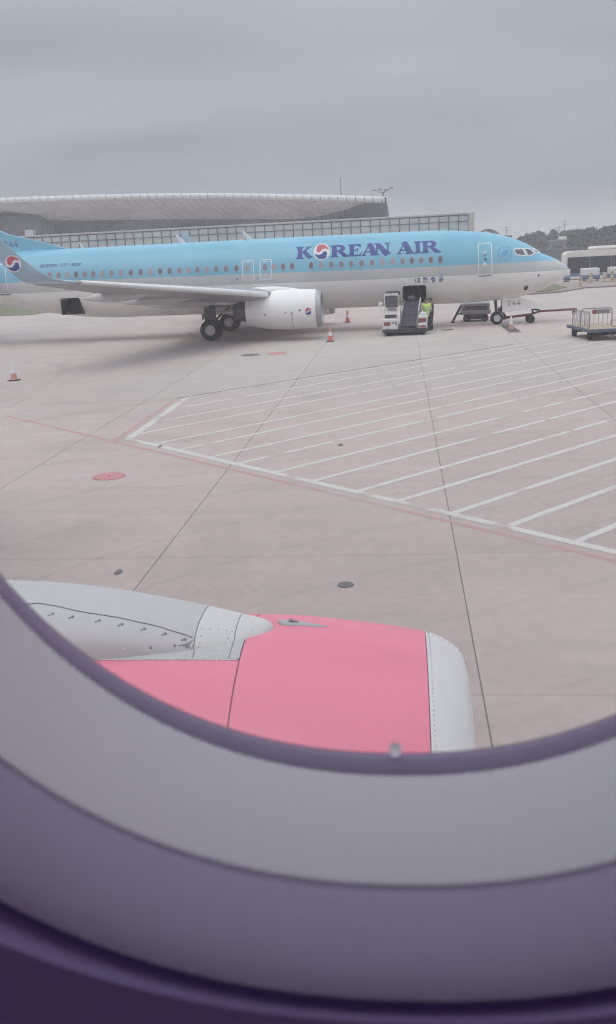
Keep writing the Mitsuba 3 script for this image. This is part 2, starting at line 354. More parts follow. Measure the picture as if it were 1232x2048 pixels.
for x, y, r, lab in ((-4.28, 12.71, 0.055, 'small dark oil stain above the grey engine pylon'), (-6.0, 22.0, 0.05, 'small dark stain just left of the first white stripes'), (-1.5, 21.6, 0.06, 'small grey stain among the white stripes')):
    k = struct('oil_stain', sheet(affinity.scale(Point(x, y).buffer(r), 1, 1.9), 0.0165), 'dark_iron', label=lab)
gr = struct('drain_grating', box((5.45, 48.6, 0.0), (6.05, 53.2, 0.012)), 'grating', label='long dark drain grating under the nose of the blue airliner')
for k in range(9): struct('bar', box((5.47, 48.75 + k * .5, 0.012), (6.03, 48.95 + k * .5, 0.03)), 'dark_iron', gr)

# ------------------------------------------------------------------ the blue airliner: y axis of its centre line CY, nose at NX, starboard side faces the camera
CY, NX = 54.07, 9.30
jet = thing('airliner', 'sky blue and white airliner parked across the apron, facing right', 'airplane')
prof = np.array([  # x, top, bottom, half width
    (9.295, 2.79, 2.72, 0.03), (9.26, 2.90, 2.63, 0.16), (9.15, 3.00, 2.52, 0.30), (8.9, 3.20, 2.30, 0.52), (8.55, 3.42, 2.10, 0.74), (8.1, 3.62, 1.92, 0.97), (7.75, 3.76, 1.79, 1.11),
    (7.44, 4.00, 1.68, 1.22), (6.95, 4.31, 1.53, 1.37), (6.3, 4.60, 1.42, 1.53), (5.3, 4.91, 1.32, 1.70), (4.2, 5.09, 1.27, 1.81), (3.0, 5.19, 1.25, 1.86), (1.7, 5.25, 1.25, 1.88),
    (-4, 5.27, 1.25, 1.88), (-12, 5.27, 1.25, 1.88), (-16.5, 5.27, 1.27, 1.88), (-18.3, 5.27, 1.38, 1.84), (-20, 5.27, 1.60, 1.76), (-22, 5.26, 1.97, 1.60), (-24, 5.22, 2.42, 1.36),
    (-26, 5.12, 2.95, 1.04), (-28, 4.95, 3.55, 0.62), (-29.2, 4.80, 3.98, 0.32), (-29.6, 4.68, 4.15, 0.2)])
def pf(x):
    return [np.interp(-np.asarray(x, float), -prof[:, 0], prof[:, k]) for k in (1, 2, 3)]
def lat(x, z):
    t, b, h = pf(x); zc = (t + b) / 2
    return h * np.sqrt(np.clip(1 - ((z - zc) / ((t - b) / 2)) ** 2, 1e-4, 1))
th = np.arange(112) * 2 * np.pi / 112
xs = np.unique(np.concatenate([np.linspace(9.295, 6, 46), np.linspace(6, 1.5, 16), np.linspace(1.5, -16, 36), np.linspace(-16, -29.6, 40)]))[::-1]
rings = []
for x in xs:
    t, b, h = pf(x); rings.append(np.stack([np.full(112, x), CY - h * np.cos(th), (t + b) / 2 + (t - b) / 2 * np.sin(th)], -1))
body = fixed(loft(rings, True, (True, True)))
FH, AH = (0.13, 1.44, 1.35, 2.37), (-19.32, 1.62, -18.18, 2.52)          # forward and aft hold door openings (x0, z0, x1, z1)
bm = man(body)
for h in (FH, AH):
    bm = bm - man(extrude(rrect(h[0], h[1], h[2], h[3], 0.12), 'y', CY - 2.2, CY - 0.3))
put(jet, 'fuselage', unman(bm), 'livery', smooth=28)
def decal(poly, off=0.006, size=0.14, f=None):
    v, fc = trifine(poly, size); m = tm(v, fc)
    x, z = m.vertices[:, 0], m.vertices[:, 1]
    return tm(wrap(x, z, off), m.faces)
def wrap(x, z, off):
    e = 0.02; l = lat(x, z)
    gx = (lat(x + e, z) - lat(x - e, z)) / (2 * e); gz = np.clip((lat(x, z + e) - lat(x, z - e)) / (2 * e), -6, 6)
    n = np.stack([-gx, -np.ones_like(l), -gz], -1); n[:, 1] = -1
    n = np.stack([-gx, -np.ones_like(l), -gz], -1); n /= np.linalg.norm(n, axis=1, keepdims=True)
    return np.stack([x, CY - l, z], -1) + n * np.asarray(off).reshape(-1, 1)
# cabin windows
wx = [-19.73, -19.2, -18.7, -18.17, -17.66, -17.17, -16.64, -16.12, -15.58, -15.01, -14.43, -13.9, -13.33, -12.78, -12.24, -11.71, -11.2, -10.69, -10.15, -9.6, -9.01, -8.4, -7.42, -6.9, -6.42, -5.91,
      -4.86, -4.31, -3.75, -3.2, -2.66, -2.09, -1.52, -0.97, -0.4, 0.12, 0.62, 1.13, 1.64, 2.15, -20.3, -20.85]
for x in sorted(wx):
    z = 3.705 + 0.0085 * max(0, -4 - x)
    k = put(jet, 'cabin_window', decal(ellipse(x, z, 0.118, 0.168, 5), 0.010), ('window_glass', 'window_glass', 'window_dark', 'window_shade')[int(rng.random() * 4)])
    put(k, 'frame', decal(ellipse(x, z, 0.158, 0.212, 6).difference(ellipse(x, z, 0.118, 0.168, 6)), 0.016), 'window_frame')
def outline(x0, z0, x1, z1, r=0.12, w=0.05):
    o = rrect(x0, z0, x1, z1, r); return o.difference(o.buffer(-w))
def door(x0, z0, x1, z1, name, mat='white_line', w=0.05):
    k = put(jet, name, decal(rrect(x0, z0, x1, z1, 0.12).buffer(-w - .004), 0.004), 'livery')
    put(k, 'outline', decal(outline(x0, z0, x1, z1, 0.12, w), 0.012), mat); return k
d = door(4.17, 2.76, 4.93, 4.45, 'service_door')
put(d, 'handle', decal(sbox(4.50, 3.55, 4.62, 3.64), 0.03), 'navy'); put(d, 'viewport', decal(ellipse(4.52, 3.80, .055, .07), 0.02), 'window_glass')
put(d, 'placard', decal(unary_union([sbox(4.42, 3.93, 4.62, 3.99), sbox(4.43, 3.28, 4.58, 3.44)]), 0.02), 'white_line')
put(d, 'sill', decal(sbox(4.2, 2.72, 4.9, 2.765), 0.03), 'grey_steel')
d = door(-23.12, 2.93, -22.36, 4.6, 'service_door'); put(d, 'sill', decal(sbox(-23.1, 2.88, -22.3, 2.94), 0.03), 'grey_steel')
for x0, x1 in ((-8.70, -8.03), (-7.72, -7.03)):
    d = door(x0, 3.06, x1, 4.15, 'overwing_exit', w=0.045)
    put(d, 'handle', decal(sbox((x0 + x1) / 2 - .12, 4.0, (x0 + x1) / 2 + .12, 4.04), 0.02), 'white_line')
# holds: dark liners inside the openings
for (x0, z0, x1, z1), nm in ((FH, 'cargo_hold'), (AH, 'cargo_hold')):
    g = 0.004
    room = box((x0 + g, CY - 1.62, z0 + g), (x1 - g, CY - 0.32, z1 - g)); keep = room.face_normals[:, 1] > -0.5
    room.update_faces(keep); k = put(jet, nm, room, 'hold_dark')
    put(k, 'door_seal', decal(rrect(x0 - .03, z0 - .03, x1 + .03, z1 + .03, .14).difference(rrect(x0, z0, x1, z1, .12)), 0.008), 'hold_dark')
# lettering
LET = {
 'I': (0.66, [(0, 0), (.66, 0), (.66, .05), (.53, .14), (.50, .5), (.53, .86), (.66, .95), (.66, 1), (0, 1), (0, .95), (.13, .86), (.16, .5), (.13, .14), (0, .05)]),
 'K': (1.5, [(0, 0), (.72, 0), (.72, .05), (.6, .12), (.56, .42), (.62, .44), (1.02, .02), (1.18, -.03), (1.52, .10), (1.52, .15), (1.34, .22), (.92, .66), (1.22, .88), (1.45, .95), (1.45, 1), (.86, 1), (.86, .95), (.97, .91), (.58, .6), (.56, .6), (.6, .88), (.72, .95), (.72, 1), (0, 1), (0, .95), (.13, .86), (.16, .5), (.13, .14), (0, .05)]),
 'E': (1.24, [(0, 0), (1.1, 0), (1.26, .34), (1.19, .34), (1.0, .14), (.55, .12), (.54, .45), (.76, .46), (.82, .36), (.88, .36), (.88, .68), (.82, .68), (.76, .57), (.54, .56), (.56, .87), (.92, .86), (1.07, .70), (1.13, .70), (1.15, 1), (0, 1), (0, .95), (.13, .86), (.16, .5), (.13, .14), (0, .05)]),
 'A': (1.6, [(0, 0), (.47, 0), (.47, .05), (.34, .09), (.42, .27), (.80, .27), (.88, .09), (.76, .05), (.76, 0), (1.62, 0), (1.62, .05), (1.48, .1), (.98, 1.0), (.78, 1.06), (.45, .92), (.45, .88), (.60, .84), (.15, .1), (0, .05)]),
 'N': (1.48, [(0, 0), (.52, 0), (.52, .05), (.34, .12), (.34, .62), (.86, -.06), (1.02, -.1), (1.46, .14), (1.46, .19), (1.29, .26), (1.29, .86), (1.46, .95), (1.46, 1), (.92, 1), (.92, .95), (1.13, .86), (1.13, .40), (.52, 1), (0, 1), (0, .95), (.19, .86), (.19, .12), (0, .05)])}
def letter(ch):
    if ch == 'R':
        stem = Polygon([(0, 0), (.72, 0), (.72, .05), (.58, .12), (.56, .5), (.56, .88), (.5, 1), (0, 1), (0, .95), (.13, .86), (.16, .5), (.13, .14), (0, .05)])
        bowl = unary_union([sbox(.4, .44, .9, 1.0), ellipse(.92, .72, .38, .28)]).difference(unary_union([sbox(.56, .58, .76, .87), ellipse(.76, .725, .12, .145)]))
        leg = Polygon([(.62, .5), (1.02, .5), (1.5, .15), (1.74, .1), (1.74, .06), (1.3, -.04), (1.12, .02), (.66, .46)])
        return unary_union([stem, bowl, leg]).buffer(0)
    p = Polygon(LET[ch][1]).buffer(0)
    if ch == 'A': p = p.difference(Polygon([(.47, .38), (.76, .38), (.63, .68)]))
    return p
LX = [('K', -5.70), ('R', -3.80), ('E', -2.84), ('A', -2.12), ('N', -1.42), ('A', -0.21), ('I', 0.75), ('R', 1.15)]
ze = lambda x: 4.085 - 0.002 * (x + 5)
word = []
for ch, x in LX:
    word.append(affinity.translate(affinity.scale(letter(ch), 0.625, 0.63, origin=(0, 0)), x, ze(x)))
for (ch, x), p in zip(LX, word):
    put(jet, 'letter', decal(p, 0.007, 0.09), 'navy')
def badge(cx, cz, r, place, holder, tilt=-32):
    """the round red, white and blue wave emblem; place(polygon, offset) lays it on its surface"""
    t = np.linspace(0, np.pi, 24); R = 0.88
    disc = Point(0, 0).buffer(R, quad_segs=16)
    # S curve through the middle: upper lobe bounded by half circles
    up = Polygon(np.vstack([np.stack([R * np.cos(t), R * np.sin(t)], -1), np.stack([-R / 2 - R / 2 * np.cos(t[::1]) * 1.0, -R / 2 * np.sin(t) * -1], -1)[::1]])).buffer(0)
    a = np.stack([R * np.cos(t), R * np.sin(t)], -1)                            # from +x over the top to -x
    b = np.stack([-R / 2 + R / 2 * np.cos(np.pi + t), R / 2 * np.sin(np.pi + t)], -1)   # -x to 0 below the axis
    c = np.stack([R / 2 + R / 2 * np.cos(np.pi - t), R / 2 * np.sin(np.pi - t)], -1)    # 0 to +x above the axis
    upper = Polygon(np.vstack([a, b, c])).buffer(0)
    s = LineString(np.vstack([b, c]))
    wave = s.buffer(0.145, quad_segs=8).intersection(disc)
    lower = disc.difference(upper)
    def pl(p): return affinity.translate(affinity.scale(affinity.rotate(p, tilt, origin=(0, 0)), r, r, origin=(0, 0)), cx, cz)
    k = put(holder, 'emblem', place(pl(Point(0, 0).buffer(1.0, quad_segs=16)), 0.006), 'badge_white')
    if k.count('__') >= 2:
        put(holder, 'emblem_red', place(pl(upper.difference(wave)), 0.010), 'badge_red'); put(holder, 'emblem_blue', place(pl(lower.difference(wave)), 0.010), 'navy')
    else:
        put(k, 'red_half', place(pl(upper.difference(wave)), 0.010), 'badge_red'); put(k, 'blue_half', place(pl(lower.difference(wave)), 0.010), 'navy')
badge(-4.27, 4.40, 0.445, lambda p, o: decal(p, o, 0.1), jet)
def wrap_text(txt, height, x, z, shear=0.0, bold=False, wide=1.0):
    m = meshkit.text_mesh(txt, height, 0.004, bold); v, f = trimesh.remesh.subdivide_to_size(m.vertices, m.faces, 0.2, max_iter=8)
    v = v.copy(); X = x + (v[:, 0] + shear * v[:, 1]) * wide
    return tm(wrap(X, z + v[:, 1], 0.005 + v[:, 2]), f)
put(jet, 'type_lettering', wrap_text('BOEING 737-800', 0.15, -20.35, 4.30, 0.35, True, 1.33), 'navy')
def hangul():
    L = lambda *p: LineString(p)
    hi = [L((.25, .98), (.45, .98)), L((.08, .84), (.62, .84)), ellipse(.35, .62, .17, .13).exterior]
    G = [[L((.45, .85), (.05, .85), (.05, .2), (.45, .2)), L((.66, .98), (.66, .02)), L((.92, .98), (.92, .02)), L((.66, .5), (.92, .5))],
         hi + [L((.8, .98), (.8, .36)), L((.8, .66), (.98, .66)), L((.2, .32), (.2, .05), (.88, .05))],
         hi + [L((.8, .98), (.8, .36)), L((.8, .66), (.98, .66)), ellipse(.55, .16, .25, .14).exterior],
         [L((.18, .94), (.82, .94), (.82, .68)), L((.5, .7), (.5, .48)), L((.03, .46), (.97, .46)), ellipse(.5, .18, .27, .15).exterior]]
    out = []
    for k, g in enumerate(G):
        u = unary_union([s.buffer(0.075) for s in g]); out.append(affinity.translate(affinity.scale(u, .27, .25, origin=(0, 0)), 0.78 + k * 0.42, 2.535))
    return out
for g in hangul(): put(jet, 'letter', decal(g, 0.006, 0.1), 'navy')
em = unary_union([Point(5.62, 3.86).buffer(.38).difference(Point(5.62, 3.86).buffer(.345)), affinity.rotate(ellipse(5.62, 3.92, .24, .06), 25), affinity.rotate(ellipse(5.60, 3.78, .22, .05), 25)])
put(jet, 'alliance_roundel', decal(em, 0.006), 'ring_blue')
# cockpit
def panes(polys, parent):
    for P in polys:
        p = Polygon(P).buffer(-.03).buffer(.03)
        k = put(parent, 'cockpit_window', decal(p.buffer(-.035), 0.012, 0.1), 'cockpit_glass'); put(k, 'frame', decal(p.buffer(.02).difference(p.buffer(-.035)), 0.018, 0.1), 'white_line')
panes([[(6.10, 4.06), (6.60, 4.06), (6.80, 3.66), (6.22, 3.74)], [(6.66, 4.07), (7.02, 4.03), (7.30, 3.76), (6.90, 3.64)], [(7.10, 4.10), (7.36, 3.98), (7.66, 3.80), (7.38, 3.77)]], jet)
put(jet, 'nose_probe', decal(ellipse(7.46, 2.62, .055, .06), 0.03), 'dark_metal'); put(jet, 'nose_vent', decal(rrect(6.72, 1.86, 6.93, 2.10, .05), 0.01), 'dark_metal')
put(jet, 'drain_port', decal(unary_union([ellipse(-9.0, 3.17, .05, .035), ellipse(-7.85, 3.17, .05, .035)]), 0.01), 'dark_metal')
put(jet, 'static_port', decal(ellipse(2.18, 3.03, .12, .13).difference(ellipse(2.18, 3.03, .09, .1)), 0.006), 'ring_blue')
# antennas on the crown
for x in (-8.45, -12.3, -18.2):
    pl = Polygon([(x - .42, 5.72), (x - .28, 5.72), (x + .18, 5.26), (x - .15, 5.25)]) if x > -15 else Polygon([(x - .22, 5.62), (x - .12, 5.62), (x + .05, 5.26), (x - .12, 5.25)])
    put(jet, 'antenna', extrude(pl, 'y', CY - .03, CY + .03), 'white_line')
put(jet, 'antenna', extrude(Polygon([(-11.35, 1.35), (-11.05, 1.35), (-11.3, 0.95), (-11.36, 0.95)]), 'y', CY - .9, CY - .86), 'grey_steel')
put(jet, 'beacon', lathe([(1.12, 0.0), (1.13, .06), (1.2, .1), (1.28, .1)], (-9.45, CY - 0.6, 0), 'z', 16), 'beacon_red', True)
# aerofoil lofts
ax = (1 - np.cos(np.linspace(0, np.pi, 22))) / 2
def yt(x, t): return 5 * t * (.2969 * np.sqrt(x) - .126 * x - .3516 * x ** 2 + .2843 * x ** 3 - .1036 * x ** 4)
def section(le, chord, t, tdir, fwd=(1, 0, 0), x0=0.0, x1=1.0, grow=0.0, wash=0.0):
    a = x0 + (x1 - x0) * ax; le, tdir, fwd = (np.array(v, float) for v in (le, tdir, fwd))
    camber = 0.02 * 4 * a * (1 - a)
    up = camber + yt(a, t) + grow; lo = camber - yt(a, t) - grow
    o = np.concatenate([np.stack([a[::-1], up[::-1]], -1), np.stack([a, lo], -1)[1:]])
    return le - fwd * chord * o[:, :1] + tdir * chord * (o[:, 1:] - wash * o[:, :1])
def wing_sections(sg, **kw):
    S = []
    for l in (1.1, 1.88, 3.5, 5.8, 8.5, 12, 15, 16.6):
        le = np.array([-4.74 - .56 * (l - 1.88), CY - sg * l, 1.98 + .1175 * (l - 1.88)])
        te = np.interp(l, [1.1, 1.88, 5.8, 17.0], [-12.7, -12.65, -12.62, -14.95])
        S.append(section(le, le[0] - te, np.interp(l, [1.9, 5.8, 17], [.135, .115, .10]), (0, 0, 1), wash=.015, **kw))
    return S
def winglet_sections(sg):
    S = []
    for l, z, lx, tx, ang in ((16.6, 3.71, -12.98, -14.87, 6), (17.1, 3.78, -13.3, -14.95, 22), (17.38, 3.93, -13.72, -15.06, 48), (17.52, 4.25, -14.22, -15.38, 68), (17.63, 4.8, -14.85, -15.80, 76), (17.85, 5.6, -15.54, -16.22, 76), (18.05, 6.35, -16.17, -16.65, 76)):
        a = np.radians(ang); S.append(section((lx, CY - sg * l, z), lx - tx, .085, (0, sg * np.sin(a), np.cos(a))))
    return S
for sg in (1, -1):
    w = put(jet, 'wing', loft(wing_sections(sg), True, (True, True)), 'wing_grey', smooth=40)
    sl = [section(np.array([-4.74 - .56 * (l - 1.88) + .03, CY - sg * l, 1.98 + .1175 * (l - 1.88) + .004]), np.interp(l, [1.9, 5.8, 17], [7.9, 5.7, 1.95]), np.interp(l, [1.9, 5.8, 17], [.14, .12, .11]), (0, 0, 1), x0=0, x1=np.interp(l, [5, 16.4], [.014, .065]), grow=.003) for l in (5.6, 8, 11, 14, 16.4)]
    put(w, 'slat', loft(sl, True, (True, True)), 'slat_metal', smooth=40)
    wl = put(jet, 'winglet', loft(winglet_sections(sg), True, (True, True)), 'winglet_paint', smooth=40)
    if sg == 1:
        def on_winglet(p, o):
            v, f = trifine(p, 0.08)
            x, z = v[:, 0], v[:, 1]; l = np.interp(z, [3.93, 4.25, 4.8, 5.6], [17.38, 17.52, 17.63, 17.85]); return tm(np.stack([x, CY - l - .05 - o, z], -1), f)
        badge(-15.16, 4.55, 0.33, on_winglet, wl, tilt=-20)
    # flap track fairings, canoe shaped
    fr = lambda s: max(.02, 4 * s * (1 - s)) ** .85
    for l, L in ((5.0, 4.6), (8.0, 4.0), (11.2, 3.2)):
        te = np.interp(l, [1.88, 5.8, 17.0], [-12.65, -12.62, -14.95]); zt = 1.98 + .1175 * (l - 1.88); t = np.linspace(0, 1, 16); n = 20; a = np.arange(n) * 2 * np.pi / n
        R = [np.stack([np.full(n, te - 0.95 + L * s), CY - sg * l + .17 * fr(s) * np.cos(a), zt - .24 + .10 * s + .27 * fr(s) * np.sin(a)], -1) for s in t]
        put(w, 'flap_fairing', loft(R, True, (True, True)), 'wing_white', smooth=50)
# belly fairing
n = 40; a = np.arange(n) * 2 * np.pi / n; R = []
for s in np.linspace(0, 1, 24):
    k = max(0.02, np.sin(np.pi * s)) ** 0.35
    R.append(np.stack([np.full(n, -14.1 + 10.6 * s), CY + 2.02 * k * np.cos(a), 1.95 + .82 * k * np.sin(a)], -1))
put(jet, 'belly_fairing', loft(R, True, (True, True)), 'cowl_white', smooth=50)
# fin with dorsal fillet, tailplanes
fin = put(jet, 'fin', loft([section((x, CY, z), c, t, (0, 1, 0)) for x, z, c, t in ((-22.6, 5.0, 6.6, .11), (-24.0, 7.0, 5.5, .11), (-26.5, 10.2, 3.9, .10), (-28.2, 12.4, 2.6, .09))], True, (True, True)), 'sky_blue_paint', smooth=40)
fil = Polygon([(-18.9, 5.2), (-19.61, 5.42), (-20.4, 5.64), (-21.3, 5.90), (-22.48, 6.20), (-23.03, 6.44), (-24.0, 6.95), (-24.6, 5.1)])
put(fin, 'dorsal_fillet', extrude(fil, 'y', CY - .16, CY + .16), 'sky_blue_paint')
tx = meshkit.text_mesh('8244', .36, .004, False); v = tx.vertices.copy()
tx.vertices = np.stack([-23.15 + v[:, 0] * .92, CY - .163 - v[:, 2], 5.50 + v[:, 1]], -1); put(fin, 'registration', tx, 'navy')
for sg in (1, -1):
    put(jet, 'tailplane', loft([section((x, CY - sg * l, z), c, .09, (0, 0, 1)) for l, x, z, c in ((.4, -24.9, 4.5, 3.6), (7.1, -28.6, 5.3, 1.4))], True, (True, True)), 'wing_grey', smooth=40)
# engines and pylons
def engine(sg):
    ey, ez = CY - sg * 4.83, 1.56
    def shape(prof_, mat, name, parent, n=56, smooth=40):
        t = np.arange(n) * 2 * np.pi / n; R = []
        for x, r, dz in prof_:
            zz = np.sin(t) * r; zz = np.where(zz < 0, zz * .955, zz)
            R.append(np.stack([np.full(n, x), ey + r * 1.03 * np.cos(t), ez + dz + zz], -1))
        return put(parent, name, loft(R), mat, smooth=smooth)
    e = shape([(-4.37, .985, 0), (-4.9, 1.03, 0), (-5.6, 1.055, 0), (-6.4, 1.03, 0), (-7.2, .95, 0), (-8.06, .76, .0), (-8.05, .73, 0), (-7.0, .70, 0)], 'cowl_white', 'engine', jet)
    shape([(-4.36, .98, 0), (-4.22, .955, 0), (-4.12, .905, 0), (-4.10, .86, 0), (-4.14, .81, 0), (-4.35, .775, 0), (-4.9, .77, 0)], 'bare_metal', 'inlet_lip', e)
    shape([(-4.9, .78, 0), (-4.92, .3, 0), (-4.6, .05, 0), (-4.58, .001, 0)], 'dark_metal', 'fan', e)
    shape([(-7.2, .62, 0), (-8.2, .54, 0), (-8.75, .44, 0), (-8.74, .40, 0), (-8.2, .36, 0)], 'dark_metal', 'core_nozzle', e)
    shape([(-8.2, .3, 0), (-8.9, .2, 0), (-9.5, .02, 0)], 'bare_metal', 'exhaust_cone', e)
    py = []
    for x, zt_, zb, w in ((-5.2, 2.60, 2.5, .02), (-5.6, 2.68, 2.45, .12), (-6.6, 2.80, 2.3, .2), (-7.6, 2.78, 2.0, .22), (-9.2, 2.5, 1.95, .2), (-10.6, 2.2, 2.05, .05)):
        q = np.linspace(0, 2 * np.pi, 17)[:-1]; py.append(np.stack([np.full(16, x), ey + w * np.cos(q), (zt_ + zb) / 2 + (zt_ - zb) / 2 * np.sin(q)], -1))
    put(e, 'pylon', loft(py, True, (True, True)), 'cowl_white', smooth=50)
    if sg == 1:
        def on_cowl(p, o):
            v, f = trifine(p, 0.09)
            x, z = v[:, 0], v[:, 1]; r = np.interp(-x, [4.37, 4.9, 5.6, 6.4, 7.2, 8.06], [.985, 1.03, 1.055, 1.03, .95, .76]); zz = z - ez; zz = np.where(zz < 0, zz / .955, zz)
            return tm(np.stack([x, ey - 1.03 * np.sqrt(np.clip(r * r - zz * zz, 1e-4, None)) - o, z], -1), f)
        badge(-4.74, 1.51, 0.20, on_cowl, e, tilt=-25)
        put(e, 'panel_seam', on_cowl(sbox(-5.60, .62, -5.575, 1.42), .004), 'seam_dark')
        put(e, 'access_port', on_cowl(unary_union([ellipse(-5.6, 1.44, .06, .05), ellipse(-5.18, 1.58, .06, .06), ellipse(-7.0, 1.42, .05, .05), ellipse(-5.9, 1.5, .05, .03)]), .004), 'rivet')
engine(1); engine(-1)
# landing gear
def wheel(parent, x, y, r, w, hub_r, out):
    k = put(parent, 'wheel', lathe([(-w / 2 * .7, hub_r), (-w / 2, hub_r * 1.15), (-w / 2, r * .86), (-w / 2 * .62, r * .99), (0, r), (w / 2 * .62, r * .99), (w / 2, r * .86), (w / 2, hub_r * 1.15), (w / 2 * .7, hub_r)], (x, y, r), 'y', 32), 'tyre', smooth=35)
    put(k, 'hub', cat([lathe([(out * w * .32, hub_r), (out * w * .42, hub_r * .95), (out * w * .36, hub_r * .5), (out * w * .42, hub_r * .3), (out * w * .42, .001)], (x, y, r), 'y', 24)]), 'hub', smooth=30)
for sg in (1, -1):
    gx, gy = -10.41, CY - sg * 2.86
    g = put(jet, 'main_gear', cat([cone((gx, gy, .5), (gx + .05, gy + sg * .1, 2.2), .13, .16), cone((gx, gy - .45, .565), (gx, gy + .45, .565), .09, .09), tube([(gx, gy, .9), (gx + .9, gy + sg * .8, 1.7)], .06), tube([(gx, gy, .8), (gx + .35, gy, .95), (gx + .1, gy, 1.4)], .04)]), 'dark_metal', smooth=35)
    put(g, 'gear_door', rbox((gx - .35, gy - sg * .16 - .02, .95), (gx + .30, gy - sg * .16 + .02, 1.75), .015), 'dark_metal')
    for dy, out in ((-.43, -1), (.43, 1)): wheel(g, gx, gy + dy, .565, .40, .29, out)
gx = 5.36
g = put(jet, 'nose_gear', cat([cone((gx, CY, .35), (gx - .1, CY, 1.6), .075, .09), cone((gx, CY - .25, .34), (gx, CY + .25, .34), .05, .05), tube([(gx + .02, CY, .7), (gx + .8, CY, 1.5)], .05), tube([(gx + .06, CY, .5), (gx + .32, CY, .65), (gx + .08, CY, .9)], .03)]), 'dark_metal', smooth=35)
for dy, out in ((-.2, -1), (.2, 1)): wheel(g, gx, CY + dy, .34, .2, .20, out)
dp = Polygon([(5.62, 1.45), (6.72, 1.40), (7.52, 1.12), (7.48, .80), (5.62, .66)])
for sg in (1, -1):
    k = put(g, 'gear_door', extrude(dp, 'y', CY - sg * .42 - .02, CY - sg * .42 + .02), 'cowl_white')
tx = meshkit.text_mesh('244', .27, .004, False); v = tx.vertices.copy(); tx.vertices = np.stack([5.86 + v[:, 0] * 1.1, CY - .443 - v[:, 2], 1.03 + v[:, 1]], -1)
put(g, 'number', tx, 'dark_metal')

# ------------------------------------------------------------------ own airliner: pink engine, pylon, skin, window
own = thing('airliner', 'white airliner with a pink engine, seen from inside through its own cabin window', 'airplane')
EY, EZ = 4.15, 1.50
rp = np.array([(-3.6, .98), (-3.0, 1.08), (-2.4, 1.16), (-1.8, 1.20), (-1.2, 1.205), (-.76, 1.202), (-.52, 1.19), (-.305, 1.166), (-.09, 1.138), (.09, 1.105), (.15, 1.085), (.20, 1.061), (.245, 1.03), (.275, .998), (.29, .955), (.295, .90)])
def rr(x): return np.interp(x, rp[:, 0], rp[:, 1])
from scipy.interpolate import PchipInterpolator
rr = PchipInterpolator(rp[:, 0], rp[:, 1])
def skin(x0, x1, t0, t1, nx=14, nt=90, dr_=0.0, close=False):
    """piece of the nacelle's skin between stations x0..x1 and angles t0..t1 (degrees from +y over the top)"""
    t = np.radians(np.linspace(t0, t1, nt)); R = []
    for x in np.linspace(x0, x1, nx):
        r = float(rr(x)) + dr_; R.append(np.stack([np.full(nt, x), EY + r * np.cos(t), EZ + r * np.sin(t)], -1))
    m = loft(R, close); return m
def on_nac(x, t, o=0.0):
    x, t = np.broadcast_arrays(np.asarray(x, float), np.radians(np.asarray(t, float))); r = rr(x) + o
    return np.stack([x, EY + r * np.cos(t), EZ + r * np.sin(t)], -1)
fan = put(own, 'engine', skin(-.7755, .0875, 0, 360, 20, 145), 'pink_cowl', smooth=True)
put(fan, 'inner_barrel', skin(-3.4, .1, 0, 360, 14, 97, -.005), 'seam_pink', smooth=True)
lipx = np.concatenate([np.linspace(.092, .291, 18)]); prof_l = [(x, float(rr(x))) for x in lipx] + [(.295, .90), (.297, .87), (.285, .83), (.24, .80), (.15, .79), (.0, .80), (-.6, .86)]
put(fan, 'inlet_lip', lathe(prof_l, (0, EY, EZ), 'x', 145), 'lip_metal', smooth=40)
put(fan, 'fan', lathe([(-.6, .86), (-.62, .3), (-.3, .02), (-.29, .001)], (0, EY, EZ), 'x', 48), 'dark_metal', smooth=30)
put(fan, 'reverser_cowl', skin(-3.5, -.7825, 102.6, 436, 24, 120), 'pink_cowl', smooth=True, label='pink rear cowl of the near engine')
# grey saddle panels between the pink cowls, under the pylon
for x0, x1 in ((-3.5, -1.0055), (-1.0015, -.8325), (-.829, -.7825)):
    put(fan, 'saddle_panel', skin(x0, x1, 76.4, 102.0, 12, 24, .001), 'saddle_grey', smooth=True)
# pylon fairing: loft of superellipses whose base sinks into the saddle
def fairing(stations, mat, name, parent, n=56):
    R = []
    t = np.linspace(0, np.pi, n)
    for x, w, zt_, e in stations:
        c, s = np.cos(t), np.sin(t); zb = EZ + float(rr(x)) - .07
        R.append(np.stack([np.full(n, x), 4.215 + w * np.sign(c) * np.abs(c) ** e, zb + (zt_ - zb) * np.abs(s) ** e], -1))
    return put(parent, name, loft(R, False), mat, smooth=45)
def stat(x):
    w = np.interp(x, [-3.6, -2.4, -1.8, -1.45, -1.2, -1.02, -.9, -.83, -.775, -.735, -.70, -.675, -.665, -.658], [.42, .40, .365, .325, .29, .262, .225, .195, .168, .142, .110, .076, .050, .008])
    z = np.interp(x, [-3.6, -2.4, -1.87, -1.52, -1.27, -1.02, -.9, -.83, -.775, -.735, -.70, -.675, -.658], [2.97, 2.92, 2.893, 2.862, 2.82, 2.774, 2.756, 2.746, 2.740, 2.736, 2.729, 2.718, 2.704])
    e = np.interp(x, [-3.6, -1.8, -1.1, -.8, -.66], [.62, .66, .78, .95, 1.0])
    return x, w, z, e
pyl = fairing([stat(x) for x in np.linspace(-3.6, -1.0125, 22)], 'fairing_grey', 'pylon', own)
fairing([stat(x) for x in np.linspace(-1.0085, -.831, 10)], 'fairing_white', 'front_fairing', pyl)
fairing([stat(x) for x in np.linspace(-.8275, -.658, 28)], 'fairing_white', 'nose_cap', pyl)
def stat_in(x, d):
    x, w, z, e = stat(x); return x, w - d, z - d, e
fairing([stat_in(x, .004) for x in np.linspace(-1.2, -.70, 16)], 'seam_dark', 'seam_filler', pyl)
